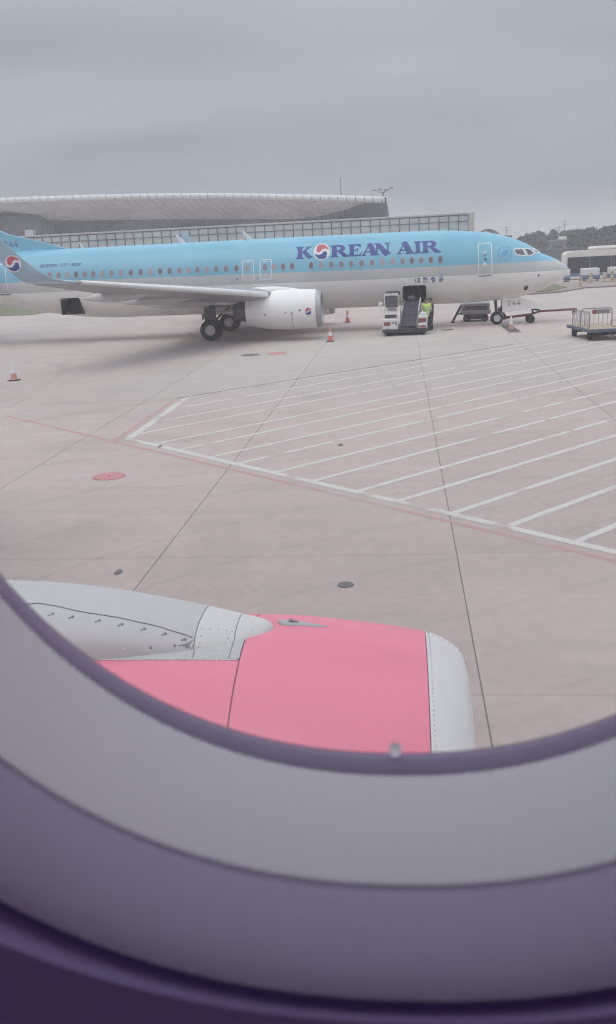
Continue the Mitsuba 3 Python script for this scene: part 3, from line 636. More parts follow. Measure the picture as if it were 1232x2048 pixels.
def on_pylon(x, t, off=0.0):
    """point on the near flank of the pylon: t = 180 at its foot on the cabin side, 90 at the crest"""
    _, w, zt_, e = stat(x); a = np.radians(t); c, s = np.cos(a), np.sin(a); zb = EZ + float(rr(x)) - .07
    def P(q): 
        c, s = np.cos(q), np.sin(q); return np.array([4.215 + w * np.sign(c) * abs(c) ** e, zb + (zt_ - zb) * abs(s) ** e])
    p, d = P(a), P(a + .01) - P(a - .01); nn = np.array([-d[1], d[0]]); nn /= -np.linalg.norm(nn)
    if nn[0] > 0 and t > 90: nn = -nn
    return np.array([x, p[0] + off * nn[0], p[1] + off * nn[1]]), np.array([0, nn[0], nn[1]])
def strip(pts, w, dirs):
    pts, dirs = np.array(pts), np.array(dirs); return loft([pts - dirs * w / 2, pts + dirs * w / 2], False)
def find_t(x, z):
    ts = np.linspace(92, 178, 200); zz = np.array([on_pylon(x, t)[0][2] for t in ts]); return float(np.interp(-z, -zz, ts))
# crease along the fairing with its row of latches, and a row of bolts along the foot
cx_ = np.linspace(-2.1, -1.02, 34); cz_ = np.interp(cx_, [-2.1, -1.80, -1.69, -1.5, -1.37, -1.2, -1.06, -1.02], [2.90, 2.884, 2.872, 2.846, 2.822, 2.786, 2.748, 2.734])
P_ = [on_pylon(x, find_t(x, z), .0015)[0] for x, z in zip(cx_, cz_)]
put(pyl, 'panel_seam', strip(P_, .007, [(0, 0, 1)] * len(P_)), 'seam_dark')
def stud(p, nrm, r, h, sides=12):
    p, nrm = np.array(p), np.array(nrm); return cone(p - nrm * .002, p + nrm * h, r, r * .72, sides)
for x in (-1.70, -1.60, -1.47, -1.36, -1.25, -1.15, -1.055):
    z = np.interp(x, cx_, cz_) - .0115; p, nn = on_pylon(x, find_t(x, z)); q, n2 = on_pylon(x - .013, find_t(x - .013, z - .002))
    put(pyl, 'latch', cat([stud(p, nn, .009, .005), stud(q, n2, .0065, .003)]), 'rivet')
for x in (-1.56, -1.33, -1.21, -1.10, -1.045):
    p, nn = on_pylon(x, find_t(x, EZ + float(rr(x)) + .012)); put(pyl, 'bolt', stud(p, nn, .0085, .003), 'rivet' if x != -1.33 else 'fairing_white')
rv = []
for x, z in ((-.99, 2.755), (-.985, 2.735), (-.985, 2.715), (-.99, 2.70), (-.95, 2.748), (-.91, 2.742), (-.875, 2.736), (-.845, 2.730), (-.86, 2.712), (-.752, 2.72)):
    p, nn = on_pylon(x, find_t(x, min(z, stat(x)[2] - .004))); rv.append(stud(p, nn, .0042, .0015, 8))
put(pyl, 'rivets', cat(rv), 'rivet'); labels[pyl + '__rivets'] = {'kind': 'stuff'}
# chipped paint behind the front fairing
chip = Polygon([(-1.014, 2.705), (-1.026, 2.69), (-1.03, 2.702), (-1.045, 2.699), (-1.055, 2.709), (-1.09, 2.716), (-1.05, 2.719), (-1.03, 2.724), (-1.016, 2.729)])
v, f = trimesh.creation.triangulate_polygon(chip, engine='earcut'); put(pyl, 'chipped_paint', tm([on_pylon(a, find_t(a, b), .0012)[0] for a, b in v], f), 'rivet')
# ring seams, rivet rows of lip and saddle
rv = [stud(on_nac(.108, t), np.r_[0, on_nac(.108, t, 1)[1:] - on_nac(.108, t)[1:]], .0036, .0012, 8) for t in np.arange(66, 150, 1.35)]
rv += [stud(on_nac(x, t), np.r_[0, on_nac(x, t, 1)[1:] - on_nac(x, t)[1:]], .0034, .0008, 8) for x in np.linspace(.13, .29, 7) for t in (73.5, 74.6, 75.7)]
k = put(fan, 'rivets', cat(rv), 'rivet'); labels[k] = {'kind': 'stuff'}
rv = [stud(on_nac(x, 101), np.r_[0, on_nac(x, 101, 1)[1:] - on_nac(x, 101)[1:]], .003, .001, 8) for x in np.arange(-1.7, -.8, .03)]
rv += [stud(on_nac(x, t), np.r_[0, on_nac(x, t, 1)[1:] - on_nac(x, t)[1:]], .004, .001, 8) for x, t in ((-.93, 99.3), (-.90, 99.3), (-.985, 99.6), (-.985, 98.4))]
k = put(fan, 'rivets', cat(rv), 'rivet'); labels[k] = {'kind': 'stuff'}
put(fan, 'trim_edge', skin(-3.4, -.79, 102.15, 102.4, 14, 4, .002), 'white_line', smooth=True)
for t0, xa in ((71.5, -.36), (76.0, -.10)):
    put(fan, 'panel_seam', loft([on_nac(np.full(3, x), np.linspace(t0 - .10, t0 + .10, 3), .0006) for x in np.linspace(xa, .085, 12)], False), 'seam_pink')
# strake (chine) on the top of the cowl
t = np.linspace(0, 1, 24); up_, lo_ = [], []
hw = .030 * np.sqrt(np.clip(1 - ((t - .22) / .78) ** 2, 0, 1)) * np.where(t < .22, np.sqrt(np.clip(1 - ((t - .22) / .22) ** 2, 0, 1)), (1 - t) / .78 * .55 + .45) + .002
sx = -.645 + .245 * t; R = []
for s, h, x in zip(t, hw, sx):
    q = np.linspace(0, np.pi, 12); ang = 83.6 - np.degrees(h * np.cos(q) / 1.2); o = .024 * np.sin(q) * (1 - .7 * s); R.append(on_nac(np.full(12, x), ang, o - .001))
stk = put(fan, 'strake', loft(R, False), 'strake_grey', smooth=50)
put(fan, 'strake_slot', loft([on_nac(np.full(6, x), np.linspace(83.6 - h, 83.6 + h, 6), .026 - .02 * i / 5) for i, (x, h) in enumerate(zip(np.linspace(-.59, -.50, 6), np.linspace(.9, .2, 6)))], False), 'seam_dark')
# own wing behind the pylon
put(own, 'wing', loft([section((-1.2 - .5 * l, l, 2.55 + .09 * l - .6), c, .12, (0, 0, 1)) for l, c in ((-.3, 7.0), (4.5, 5.0), (15.5, 1.6))], True, (True, True)), 'wing_grey', smooth=40)
# fuselage shell and cabin lining with window holes
FC, ZC = -1.70, 4.05
def superell(a, b, n=2.15, m=120):
    t = np.arange(m) * 2 * np.pi / m; c, s = np.cos(t), np.sin(t)
    return np.stack([a * np.sign(c) * np.abs(c) ** (2 / n), b * np.sign(s) * np.abs(s) ** (2 / n)], -1)
WX, WZ, PITCH = -.004, 4.497, .533
def shell(r0, r1, a, b):
    m = man(trimesh.creation.cylinder(radius=r0, height=7.6, sections=220, transform=trimesh.transformations.rotation_matrix(np.pi / 2, [0, 1, 0])))
    m = m - man(trimesh.creation.cylinder(radius=r1, height=14, sections=220, transform=trimesh.transformations.rotation_matrix(np.pi / 2, [0, 1, 0])))
    m = m.translate([-.5, FC, ZC])
    for k in range(-7, 7):
        p = Polygon(superell(a, b) + [WX + k * PITCH, WZ]).buffer(0)
        m = m - man(extrude(p, 'y', -6 if abs(k) > 2 or True else -1.0, 2))
    return unman(m)
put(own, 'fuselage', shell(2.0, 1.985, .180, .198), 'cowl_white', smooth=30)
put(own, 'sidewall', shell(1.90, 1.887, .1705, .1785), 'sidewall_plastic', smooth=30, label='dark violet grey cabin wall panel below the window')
put(own, 'cabin_floor', box((-4.2, -3.3, 3.30), (3.2, -.10, 3.36)), 'dark_cloth')
def tunnel(profile, dx=0.0):
    return loft([np.stack([s[:, 0] + WX + dx, np.full(len(s), y), s[:, 1] + WZ], -1) for y, a, b in profile for s in [superell(a, b)]])
for k in range(-7, 7):
    dx = k * PITCH
    if k and abs(k) > 2: continue
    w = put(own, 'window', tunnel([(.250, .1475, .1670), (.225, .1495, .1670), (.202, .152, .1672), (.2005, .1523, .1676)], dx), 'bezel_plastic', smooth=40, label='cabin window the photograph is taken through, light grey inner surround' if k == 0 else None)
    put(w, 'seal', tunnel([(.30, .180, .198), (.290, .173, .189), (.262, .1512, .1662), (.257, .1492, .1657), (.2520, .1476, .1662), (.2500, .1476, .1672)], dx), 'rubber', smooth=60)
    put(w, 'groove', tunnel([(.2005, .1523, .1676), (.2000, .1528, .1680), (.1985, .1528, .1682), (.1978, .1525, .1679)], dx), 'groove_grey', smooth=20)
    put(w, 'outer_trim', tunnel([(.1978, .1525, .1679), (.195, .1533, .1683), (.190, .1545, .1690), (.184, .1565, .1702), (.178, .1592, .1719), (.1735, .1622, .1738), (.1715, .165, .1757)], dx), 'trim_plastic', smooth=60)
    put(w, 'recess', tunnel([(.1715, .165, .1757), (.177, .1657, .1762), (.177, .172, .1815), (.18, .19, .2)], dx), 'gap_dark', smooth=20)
    sp = superell(.1535, .1675); pv = np.column_stack([sp[:, 0] + WX + dx, np.full(len(sp), .266), sp[:, 1] + WZ])
    pm = Polygon(sp + [WX + dx, WZ]); v, f = trimesh.creation.triangulate_polygon(pm, engine='earcut')
    put(w, 'pane', tm(np.column_stack([v[:, 0], np.full(len(v), .266), v[:, 1]]), f), 'pane_glass')
    if k == 0:
        pc = (-.0045, .2600, 4.3312)
        pl = lathe([(0.0, .0019), (-.0010, .0018), (-.0017, .0012), (-.0020, .0004), (-.0020, .0001)], (pc[0], pc[1], pc[2] + .0030), 'y', 20); v_ = pl.vertices.copy(); v_[:, 2] = (v_[:, 2] - pc[2] - .003) * 1.25 + pc[2] + .0022; pl.vertices = v_
        put(w, 'vent_plug', pl, 'plug_white', smooth=40)

# ------------------------------------------------------------------ terminal with curved canopy, glass corridor, bridge, masts
term = thing('terminal_building', 'long terminal with a white curved canopy over dark glass, behind the blue airliner', 'building')
ex = np.array([-112, -95, -76, -56, -37, -18.2, -8, -2.6]); ez_ = np.array([17.1, 17.15, 16.95, 16.52, 15.8, 14.55, 13.8, 13.36])
edge = PchipInterpolator(ex, ez_)
bx = np.array([-112, -78, -72, -55, -35, -18.5, -11, -6, -3]); bz = np.array([14.6, 14.55, 13.1, 12.27, 11.42, 10.72, 11.6, 12.75, 13.3])
back = PchipInterpolator(bx, bz)
by = lambda x: np.interp(x, [-112, -18.5, -3], [192, 192, 181.0])
cols = np.arange(-111.6, -2.7, 1.62)
for k, x in enumerate(cols):
    x1 = min(x + 1.48, -2.65); q = np.linspace(0, 2 * np.pi, 13)[:-1]
    R = [np.stack([np.full(12, xx), 180 + .55 * np.cos(q), float(edge(xx)) - .52 + .60 * np.sin(q)], -1) for xx in (x, x1)]
    put(term, 'canopy_edge', loft(R, True, (True, True)), 'terminal_white', smooth=50)
    for s0, s1 in ((0.0, .325), (.342, .662), (.68, 1.0)):
        if k % 1 or x < -80: pass
        c = []
        for xx in (x, x1):
            sh = 3.2                                       # ribs of the soffit run aslant
            for s in (s0, s1):
                xb = xx + sh * s * np.clip((-3 - xx) / 12, 0, 1); zf, zb = float(edge(xx)) - .90, float(back(min(xb, -3.0)))
                c.append((xb, 180.2 + (by(xb) - 180.2) * s, zf + (zb - zf) * (s ** .8)))
        a, b, d, e = (np.array(v) for v in (c[0], c[1], c[2], c[3]))
        up = np.array([0, 0, .08]); put(term, 'soffit_panel', tm([a, b, e, d, a + up, b + up, e + up, d + up], [[0, 1, 2], [0, 2, 3], [4, 6, 5], [4, 7, 6], [0, 4, 5], [0, 5, 1], [2, 6, 7], [2, 7, 3], [1, 5, 6], [1, 6, 2], [0, 3, 7], [0, 7, 4]]), 'soffit')
fx = np.linspace(-112, -3, 90); top_ = np.stack([fx, by(fx) + .15, back(fx) + .05], -1)
low = top_.copy(); low[:, 2] = 0; low[:, 0] += np.clip((fx + 18) / 15, 0, 1) * .9
put(term, 'glass_facade', loft([low, top_], False), 'facade_glass')
roof = [np.stack([fx, np.full_like(fx, 180.3), edge(fx) - .25], -1), np.stack([fx, np.full_like(fx, 215.0), edge(fx) - .6], -1), np.stack([fx, np.full_like(fx, 240.0), edge(fx) - 3.5], -1), np.stack([fx, np.full_like(fx, 240.0), fx * 0], -1)]
put(term, 'roof', loft(roof, False), 'terminal_white')
ge = np.array([(-2.4, 180.3, 13.3), (-2.0, 181, 9.6), (-2.0, 181.2, 0), (-2.0, 240, 0), (-2.4, 240, 9.8), (-2.4, 215, 12.7)]); put(term, 'gable', tm(ge, [[0, 1, 2], [0, 2, 3], [0, 3, 4], [0, 4, 5]]), 'facade_glass')
ga = np.array([(-3.0, 181.0, 13.3), (-2.4, 180.3, 13.3), (-2.0, 181, 9.6), (-2.0, 181, 0), (-2.2, 181.1, 0)]); put(term, 'gable', tm(ga, [[0, 1, 2], [0, 2, 3], [0, 3, 4]]), 'facade_glass')
for x in np.arange(-110, -6, 3.1):
    put(term, 'facade_mullion', box((x, by(x) - .06, 0), (x + .22, by(x) + .1, float(back(x)) - .05)), 'facade_rib')
put(term, 'facade_beam', box((-112, 191.7, 9.6), (-18.6, 191.9, 9.85)), 'facade_rib')
put(term, 'entrance_block', box((-112, 187.5, 0), (-71.5, 191.5, 14.0)), 'facade_rib')
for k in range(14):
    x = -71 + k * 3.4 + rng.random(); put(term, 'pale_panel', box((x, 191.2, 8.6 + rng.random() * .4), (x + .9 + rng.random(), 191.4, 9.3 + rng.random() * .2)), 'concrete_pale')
put(term, 'plant_box', rbox((-73.6, 184.5, 9.1), (-71.9, 186, 11.1), .1), 'terminal_white')

cor = thing('glass_corridor', 'long glazed boarding corridor with a grid of mullions behind the blue airliner', 'building')
zr = [8.62, 7.72, 6.32, 4.92, 3.5, 2.0]
put(cor, 'wall', box((-66, 150.12, 0), (10.6, 156, 8.5)), 'concrete_pale')
nx_ = int((10.5 + 66) / 1.5)
for i in range(nx_):
    x = -66 + i * 1.5
    put(cor, 'mullion', box((x - .07, 149.9, 1.8), (x + .07, 150.04, 8.75)), 'mullion')
    for r in range(4 if x > -60 else 3):
        if r > 2: continue
        put(cor, 'pane', box((x + .075, 150.02, zr[r + 1] + .06), (x + 1.425, 150.07, zr[r] - .06)), 'pane_pale')
for z in zr[1:]: put(cor, 'transom', box((-66, 149.88, z - .05), (10.5, 149.99, z + .05)), 'mullion')
put(cor, 'parapet', rbox((-66, 149.8, 8.72), (11.4, 156.2, 8.98), .04), 'concrete_pale')
put(cor, 'end_column', rbox((10.55, 149.7, 0), (11.35, 156.1, 8.7), .05), 'concrete_pale')

br = thing('jet_bridge', 'pale arched boarding bridge hood showing just above the nose of the blue airliner', 'jet bridge')
q = np.linspace(0, np.pi, 18)
for y0 in (118, 119.2, 120.4):
    put(br, 'hood_rib', loft([np.stack([10.6 + (1.95 - d) * np.cos(q), np.full(18, y), 3.6 + (2.42 - d) * np.sin(q)], -1) for d, y in ((0, y0), (0, y0 + .5), (.2, y0 + .5), (.2, y0))], False), 'terminal_white', smooth=40)
put(br, 'hood', loft([np.stack([10.7 + 1.85 * np.cos(q), np.full(18, y), 3.6 + 2.3 * np.sin(q)], -1) for y in (118.3, 126)], False), 'concrete_pale', smooth=40)
put(br, 'tunnel', rbox((11.6, 119, 2.6), (13.6, 150, 5.2), .1), 'grey_steel'); put(br, 'leg', box((10.2, 120, 0), (11.2, 121, 3.7)), 'grey_steel')

fl = thing('floodlight_mast', 'small cluster of floodlights on a short mast at the right end of the canopy', 'light mast')
put(fl, 'mast', cone((-2.9, 180.5, 13.2), (-2.9, 180.5, 14.3), .22, .14, 10), 'grey_steel')
for dx, dz in ((-1.6, .5), (-.6, .62), (.5, .5), (1.5, .72)):
    put(fl, 'arm', tube([(-2.9, 180.5, 14.0), (-2.9 + dx * .8, 180.4, 14.1 + dz)], .06, 6), 'grey_steel'); put(fl, 'lamp', rbox((-2.9 + dx - .35, 180.2, 14.05 + dz), (-2.9 + dx + .35, 180.7, 14.27 + dz), .05), 'grey_steel')
ms = thing('antenna_mast', 'thin dark mast rising behind the white canopy roof', 'mast')
put(ms, 'pole', cone((-11.8, 200, 12.5), (-11.8, 200, 18.6), .14, .05, 8), 'dark_steel'); put(ms, 'base', rbox((-12.2, 199.6, 12.0), (-11.4, 200.4, 13.2), .05), 'grey_steel')
def lattice(x, y, h, lab):
    t_ = thing('antenna_mast', lab, 'mast'); put(t_, 'pole', cone((x, y, 0), (x, y, h), .16, .05, 6), 'grey_steel')
    put(t_, 'crossarm', cat([tube([(x - .8, y, h - .5 - k * .5), (x + .8, y, h - .5 - k * .5)], .05, 5) for k in range(2)]), 'grey_steel')
lattice(30.2, 188, 7.0, 'thin mast with cross arms beside the brown hut in front of the woods')
lattice(35.5, 214, 8.4, 'faint taller mast standing among the treetops'); lattice(23.4, 216, 7.8, 'faint mast at the left end of the woods')
hut = thing('watch_hut', 'low brown hut with a pale box on its roof in front of the woods', 'hut')
put(hut, 'wall', box((28.4, 186, 0), (31.4, 189, 4.1)), 'brown_wall'); put(hut, 'roof', rbox((28.2, 185.8, 4.1), (31.6, 189.2, 4.3), .04), 'grey_steel'); put(hut, 'roof_box', rbox((30.0, 186.2, 4.3), (31.4, 187.2, 4.85), .05), 'terminal_white')
put(hut, 'window', box((28.9, 185.95, 2.4), (30.6, 186.02, 3.3)), 'bus_glass')
dk = thing('storage_shed', 'long low dark shed behind the bus in front of the woods', 'shed')
put(dk, 'wall', box((22.5, 182, 0), (60, 185, 2.5)), 'facade_glass'); put(dk, 'roof', rbox((22.3, 181.8, 2.5), (60.2, 185.2, 2.7), .04), 'dark_steel')

# ------------------------------------------------------------------ woods
def woods():
    V = []
    hx = np.array([20, 23.2, 24.6, 26.5, 28.8, 31.7, 34.5, 37.3, 41.2, 50, 64]); hz = np.array([3.8, 5.0, 5.8, 6.15, 6.2, 5.9, 5.95, 6.3, 6.4, 6.8, 6.4])
    out = []
    for k in range(74):
        x = 21.8 + 41 * (k + rng.random()) / 74; y = 190 + 22 * rng.random(); h = float(np.interp(x * 190 / y, hx, hz)); h = 4.485 + (h - 4.485) * y / 190 + (rng.random() - .8) * .5
        r = 1.2 + .8 * rng.random()
        out.append(('trunk', x, y, h))
        nb = 13
        for b in range(nb):
            u = rng.normal(size=3); u /= np.linalg.norm(u); c = np.array([x, y, h * .52]) + u * [r * .85, r * .85, h * .44]
            c[2] = min(c[2], h - .45)
            m = 95; d = rng.normal(size=(m, 3)); d /= np.linalg.norm(d, axis=1, keepdims=True); P = c + d * (0.75 * rng.random((m, 1)) ** .35) * [1, 1, .8]
            s = .15 + .14 * rng.random((m, 1)); a = rng.normal(size=(m, 3)); a /= np.linalg.norm(a, axis=1, keepdims=True); bb = np.cross(a, d); bb /= np.linalg.norm(bb, axis=1, keepdims=True)
            V.append(np.stack([P - a * s - bb * s * .6, P + a * s - bb * s * .6, P + a * s + bb * s * .6, P - a * s + bb * s * .6], 1).reshape(-1, 3))
    V = np.vstack(V); q = np.arange(len(V)).reshape(-1, 4)
    tr = cat([cone((x, y, 0), (x, y, h * .8), .16, .05, 6) for _, x, y, h in out])
    return tm(V, np.vstack([q[:, [0, 1, 2]], q[:, [0, 2, 3]]])), tr
crown, trunks = woods()
wd = put(None, 'woodland', crown, 'foliage'); labels[wd] = {'label': 'dark green wood along the horizon behind the bus', 'category': 'wood', 'kind': 'stuff'}
k = put(wd, 'trunks', trunks, 'bark'); labels[k] = {'kind': 'stuff'}

# ------------------------------------------------------------------ bus, covered carts, bollards
bus = thing('bus', 'white airport bus with a wide dark window band and a raised roof box', 'bus')
bp = Polygon([(18.15, .35), (30.2, .35), (30.2, 2.95), (29.9, 3.1), (19.0, 3.1), (18.35, 3.0), (18.12, 2.75)])
put(bus, 'body', extrude(bp.buffer(-.02).buffer(.02), 'y', 108, 110.6), 'bus_white', smooth=30)
for k in range(5):
    x0 = 18.35 + k * 2.36; put(bus, 'window', rbox((x0, 107.93, .72), (x0 + 2.33, 107.99, 2.44), .03), 'bus_glass')
put(bus, 'skirt', rbox((18.2, 107.95, .36), (30.15, 107.99, .70), .01), 'bus_blue')
put(bus, 'roof_box', rbox((20.9, 108.2, 3.08), (27.5, 110.4, 3.5), .2), 'bus_white')
for x in (20.4, 27.6):
    k = put(bus, 'wheel', lathe([(-.14, .2), (-.15, .42), (0, .48), (.15, .42), (.14, .2)], (x, 107.98, .48), 'y', 24), 'tyre', smooth=35); put(k, 'hub', cone((x, 107.83, .48), (x, 107.98, .48), .2, .22, 16), 'hub')
for x0, x1, y, lab in ((17.2, 17.9, 103.4, 'white covered cart right at the tip of the airliner nose'), (19.1, 20.85, 103, 'white covered cart in the middle, in front of the bus'), (21.9, 24.2, 103, 'white covered cart at the right edge, in front of the bus')):
    c = thing('covered_cart', lab, 'cart', 'white carts in front of the bus')
    put(c, 'cover', rbox((x0, y, .62), (x1, y + 1.4, 1.22 + .12), .05), 'loader_white'); put(c, 'chassis', rbox((x0 - .05, y + .02, .30), (x1 + .05, y + 1.38, .615), .02), 'bus_blue')
    if x0 > 21: put(c, 'marking', box((x0 + .55, y - .012, .98), (x0 + 1.5, y - .004, 1.1)), 'navy')
    for x in (x0 + .25, x1 - .25): put(c, 'wheel', lathe([(-.05, .08), (-.05, .16), (0, .18), (.05, .16), (.05, .08)], (x, y + .05, .18), 'y', 16), 'tyre', smooth=35)
for x, y, h, lab in ((16.55, 90.2, .95, 'yellow and white bollard nearest, on the left end of the row'), (18.9, 97.5, 1.0, 'second yellow bollard from the left in front of the bus'), (20.35, 98, .95, 'third bollard of the row in front of the bus'), (20.95, 97.5, 1.12, 'fourth and tallest bollard of the row, stained orange'), (21.35, 97, .95, 'rightmost pale bollard of the row in front of the bus')):
    b = thing('bollard', lab, 'bollard', 'bollards on the kerb in front of the bus')
    put(b, 'post', cone((x, y, .1), (x, y, h), .17, .15, 16), 'post_white' if x in (20.35, 21.35) else 'post_yellow', smooth=35)
    put(b, 'band', cone((x, y, h * .42), (x, y, h * .66), .178, .174, 16), 'post_yellow' if x in (20.35, 21.35) else 'post_white', smooth=35); put(b, 'cap', cone((x, y, h), (x, y, h + .07), .19, .12, 16), 'post_yellow', smooth=35); put(b, 'foot', rbox((x - .24, y - .24, .1), (x + .24, y + .24, .22), .03), 'post_yellow')

# ------------------------------------------------------------------ traffic cones
def traffic_cone(x, y, lab, s=1.0, pale=False, body='cone_red'):
    c = thing('traffic_cone', lab, 'traffic cone', 'traffic cones on the apron')
    put(c, 'base', rbox((x - .2 * s, y - .2 * s, 0.002), (x + .2 * s, y + .2 * s, .04), .01), 'dark_steel')
    R = lambda z: (.15 - .115 * z / .72) * s
    rot = [(z * s, R(z)) for z in (.04, .3)]; put(c, 'body', lathe(rot, (x, y, 0), 'z', 24), body, smooth=30)
    put(c, 'collar', lathe([(.30 * s, R(.30) + .003), (.49 * s, R(.49) + .003)], (x, y, 0), 'z', 24), 'cone_white', smooth=30)
    put(c, 'tip', lathe([(.49 * s, R(.49)), (.72 * s, R(.72)), (.73 * s, .001)], (x, y, 0), 'z', 24), 'cone_red' if not pale else 'cone_white', smooth=30)
traffic_cone(-3.61, 47.5, 'red and white traffic cone in front of the white engine')
traffic_cone(-3.4, 59.9, 'red traffic cone standing beyond the belly of the blue airliner, behind the white engine', 1.0)
traffic_cone(-15.65, 36.2, 'red traffic cone with a white top alone at the left edge of the apron', 1.02, True, 'cone_faded')
traffic_cone(5.72, 50.2, 'pale faded traffic cone on the dark drain grating below the airliner nose', .95, True, 'cone_faded')

# ------------------------------------------------------------------ belt loader, baggage, people
ld = thing('belt_loader', 'white belt loader with its dark belt raised to the open cargo hold', 'belt loader')
put(ld, 'chassis', rbox((-.95, 49.15, .14), (1.32, 51.6, .42), .04), 'dark_steel')
cab = put(ld, 'cab', cat([rbox((-.98, 49.02, .34), (-.17, 50.5, .90), .05), rbox((-.92, 49.18, .902), (-.15, 50.3, 1.16), .04), extrude(Polygon([(-.90, 1.162), (-.16, 1.162), (-.13, 2.14), (-.86, 2.14)]).buffer(-.03).buffer(.03), 'y', 49.3, 50.2)]), 'loader_white', smooth=25)
put(cab, 'windscreen', extrude(rrect(-.79, 1.50, -.20, 2.03, .08), 'y', 49.27, 49.296), 'cab_glass'); put(cab, 'windscreen_frame', extrude(rrect(-.82, 1.47, -.17, 2.06, .09).difference(rrect(-.79, 1.50, -.20, 2.03, .08)), 'y', 49.26, 49.298), 'dark_steel')
put(cab, 'grille', rbox((-.70, 49.26, 1.30), (-.24, 49.298, 1.42), .01), 'grey_steel'); put(cab, 'grille', rbox((-.84, 49.14, .94), (-.24, 49.176, 1.10), .01), 'dark_steel')
put(cab, 'headlight', rbox((-.90, 48.98, .56), (-.58, 49.016, .74), .02), 'loader_red'); put(cab, 'latch', rbox((-.32, 48.985, .56), (-.24, 49.016, .76), .01), 'grey_steel'); put(cab, 'badge', rbox((-.48, 48.99, .66), (-.38, 49.016, .72), .008), 'dark_steel')
put(cab, 'bumper', rbox((-1.0, 48.95, .22), (-.55, 49.1, .34), .02), 'dark_steel')
mr = put(cab, 'mirror', cone((-1.10, 49.2, 1.60), (-1.02, 49.16, 1.72), .10, .09, 16), 'loader_white', smooth=40); put(cab, 'mirror_arm', tube([(-.92, 49.3, 1.3), (-1.05, 49.22, 1.32), (-1.06, 49.2, 1.58)], .02, 6), 'loader_white'); 
put(ld, 'cab_roof', trimesh.creation.capsule(height=.5, radius=.13, transform=trimesh.transformations.translation_matrix((-.42, 49.9, 2.14)) @ trimesh.transformations.rotation_matrix(np.pi / 2, [0, 1, 0])), 'dark_steel', smooth=40)
# inclined belt, low end towards the camera
lo_, hi_ = np.array([.35, 49.2, .52]), np.array([.66, 52.75, 1.56]); d_ = (hi_ - lo_) / np.linalg.norm(hi_ - lo_); r_ = np.cross(d_, [0, 0, 1]); r_ /= np.linalg.norm(r_); u_ = np.cross(r_, d_)
def slope_box(a0, a1, s0, s1, h0, h1, c=.01):
    m = rbox((s0, a0, h0), (s1, a1, h1), c); v = m.vertices; m.vertices = lo_ + v[:, :1] * r_ + v[:, 1:2] * d_ + v[:, 2:] * u_; return fixed(m)
L_ = np.linalg.norm(hi_ - lo_)
bt = put(ld, 'belt', slope_box(0, L_, -.40, .40, -.06, .03), 'belt_rubber')
for s in (-1, 1): put(ld, 'side_rail', slope_box(-.05, L_, min(s * .41, s * .48), max(s * .41, s * .48), -.14, .10), 'grey_steel')
put(ld, 'roller', cone(lo_ - r_ * .42 - u_ * .02, lo_ + r_ * .42 - u_ * .02, .07, .07, 14), 'dark_steel'); put(ld, 'lift_frame', cat([tube([(.0, 50.4, .35), lo_ + d_ * 2.2 - r_ * .4 - u_ * .1], .04), tube([(.9, 50.4, .35), lo_ + d_ * 2.2 + r_ * .4 - u_ * .1], .04)]), 'dark_steel')
for s in (-1, 1): put(ld, 'handrail', tube([lo_ + d_ * 1.0 + r_ * s * .47 + u_ * .05, lo_ + d_ * 1.0 + r_ * s * .47 + u_ * .45, lo_ + d_ * 2.9 + r_ * s * .47 + u_ * .45, lo_ + d_ * 2.9 + r_ * s * .47 + u_ * .05], .022, 6), 'grey_steel' if s < 0 else 'loader_white')
eb = put(ld, 'engine_box', cat([rbox((.86, 49.1, .36), (1.33, 50.6, .62), .04), rbox((.90, 49.2, .622), (1.36, 50.4, .98), .04)]), 'loader_white')
put(eb, 'tail_light', rbox((.90, 49.15, .66), (1.28, 49.196, .86), .01), 'loader_red'); put(eb, 'rear_panel', rbox((.92, 49.06, .40), (1.26, 49.096, .50), .01), 'loader_red'); put(eb, 'control_box', rbox((.98, 49.3, .982), (1.30, 49.8, 1.12), .02), 'loader_white')
for x, y in ((-.72, 49.6), (1.1, 49.55), (-.72, 51.1), (1.1, 51.1)): 
    k = put(ld, 'wheel', lathe([(-.1, .12), (-.11, .24), (0, .27), (.11, .24), (.1, .12)], (x, y, .27), 'x', 20), 'tyre', smooth=35); put(k, 'hub', cone((x - .09, y, .27), (x + .09, y, .27), .12, .12, 14), 'hub')
bg = thing('travel_bag', 'grey bag lying at the top of the belt in the open hold', 'bag')
put(bg, 'body', fixed(trimesh.creation.capsule(height=.22, radius=.12, transform=trimesh.transformations.translation_matrix((.56, 52.65, 1.73)) @ trimesh.transformations.rotation_matrix(np.pi / 2, [0, 1, 0]))), 'bag_grey', smooth=40)
put(bg, 'strap', tube([(.58, 52.6, 1.84), (.62, 52.58, 1.91), (.72, 52.58, 1.91), (.76, 52.6, 1.84)], .018, 6), 'dark_cloth')

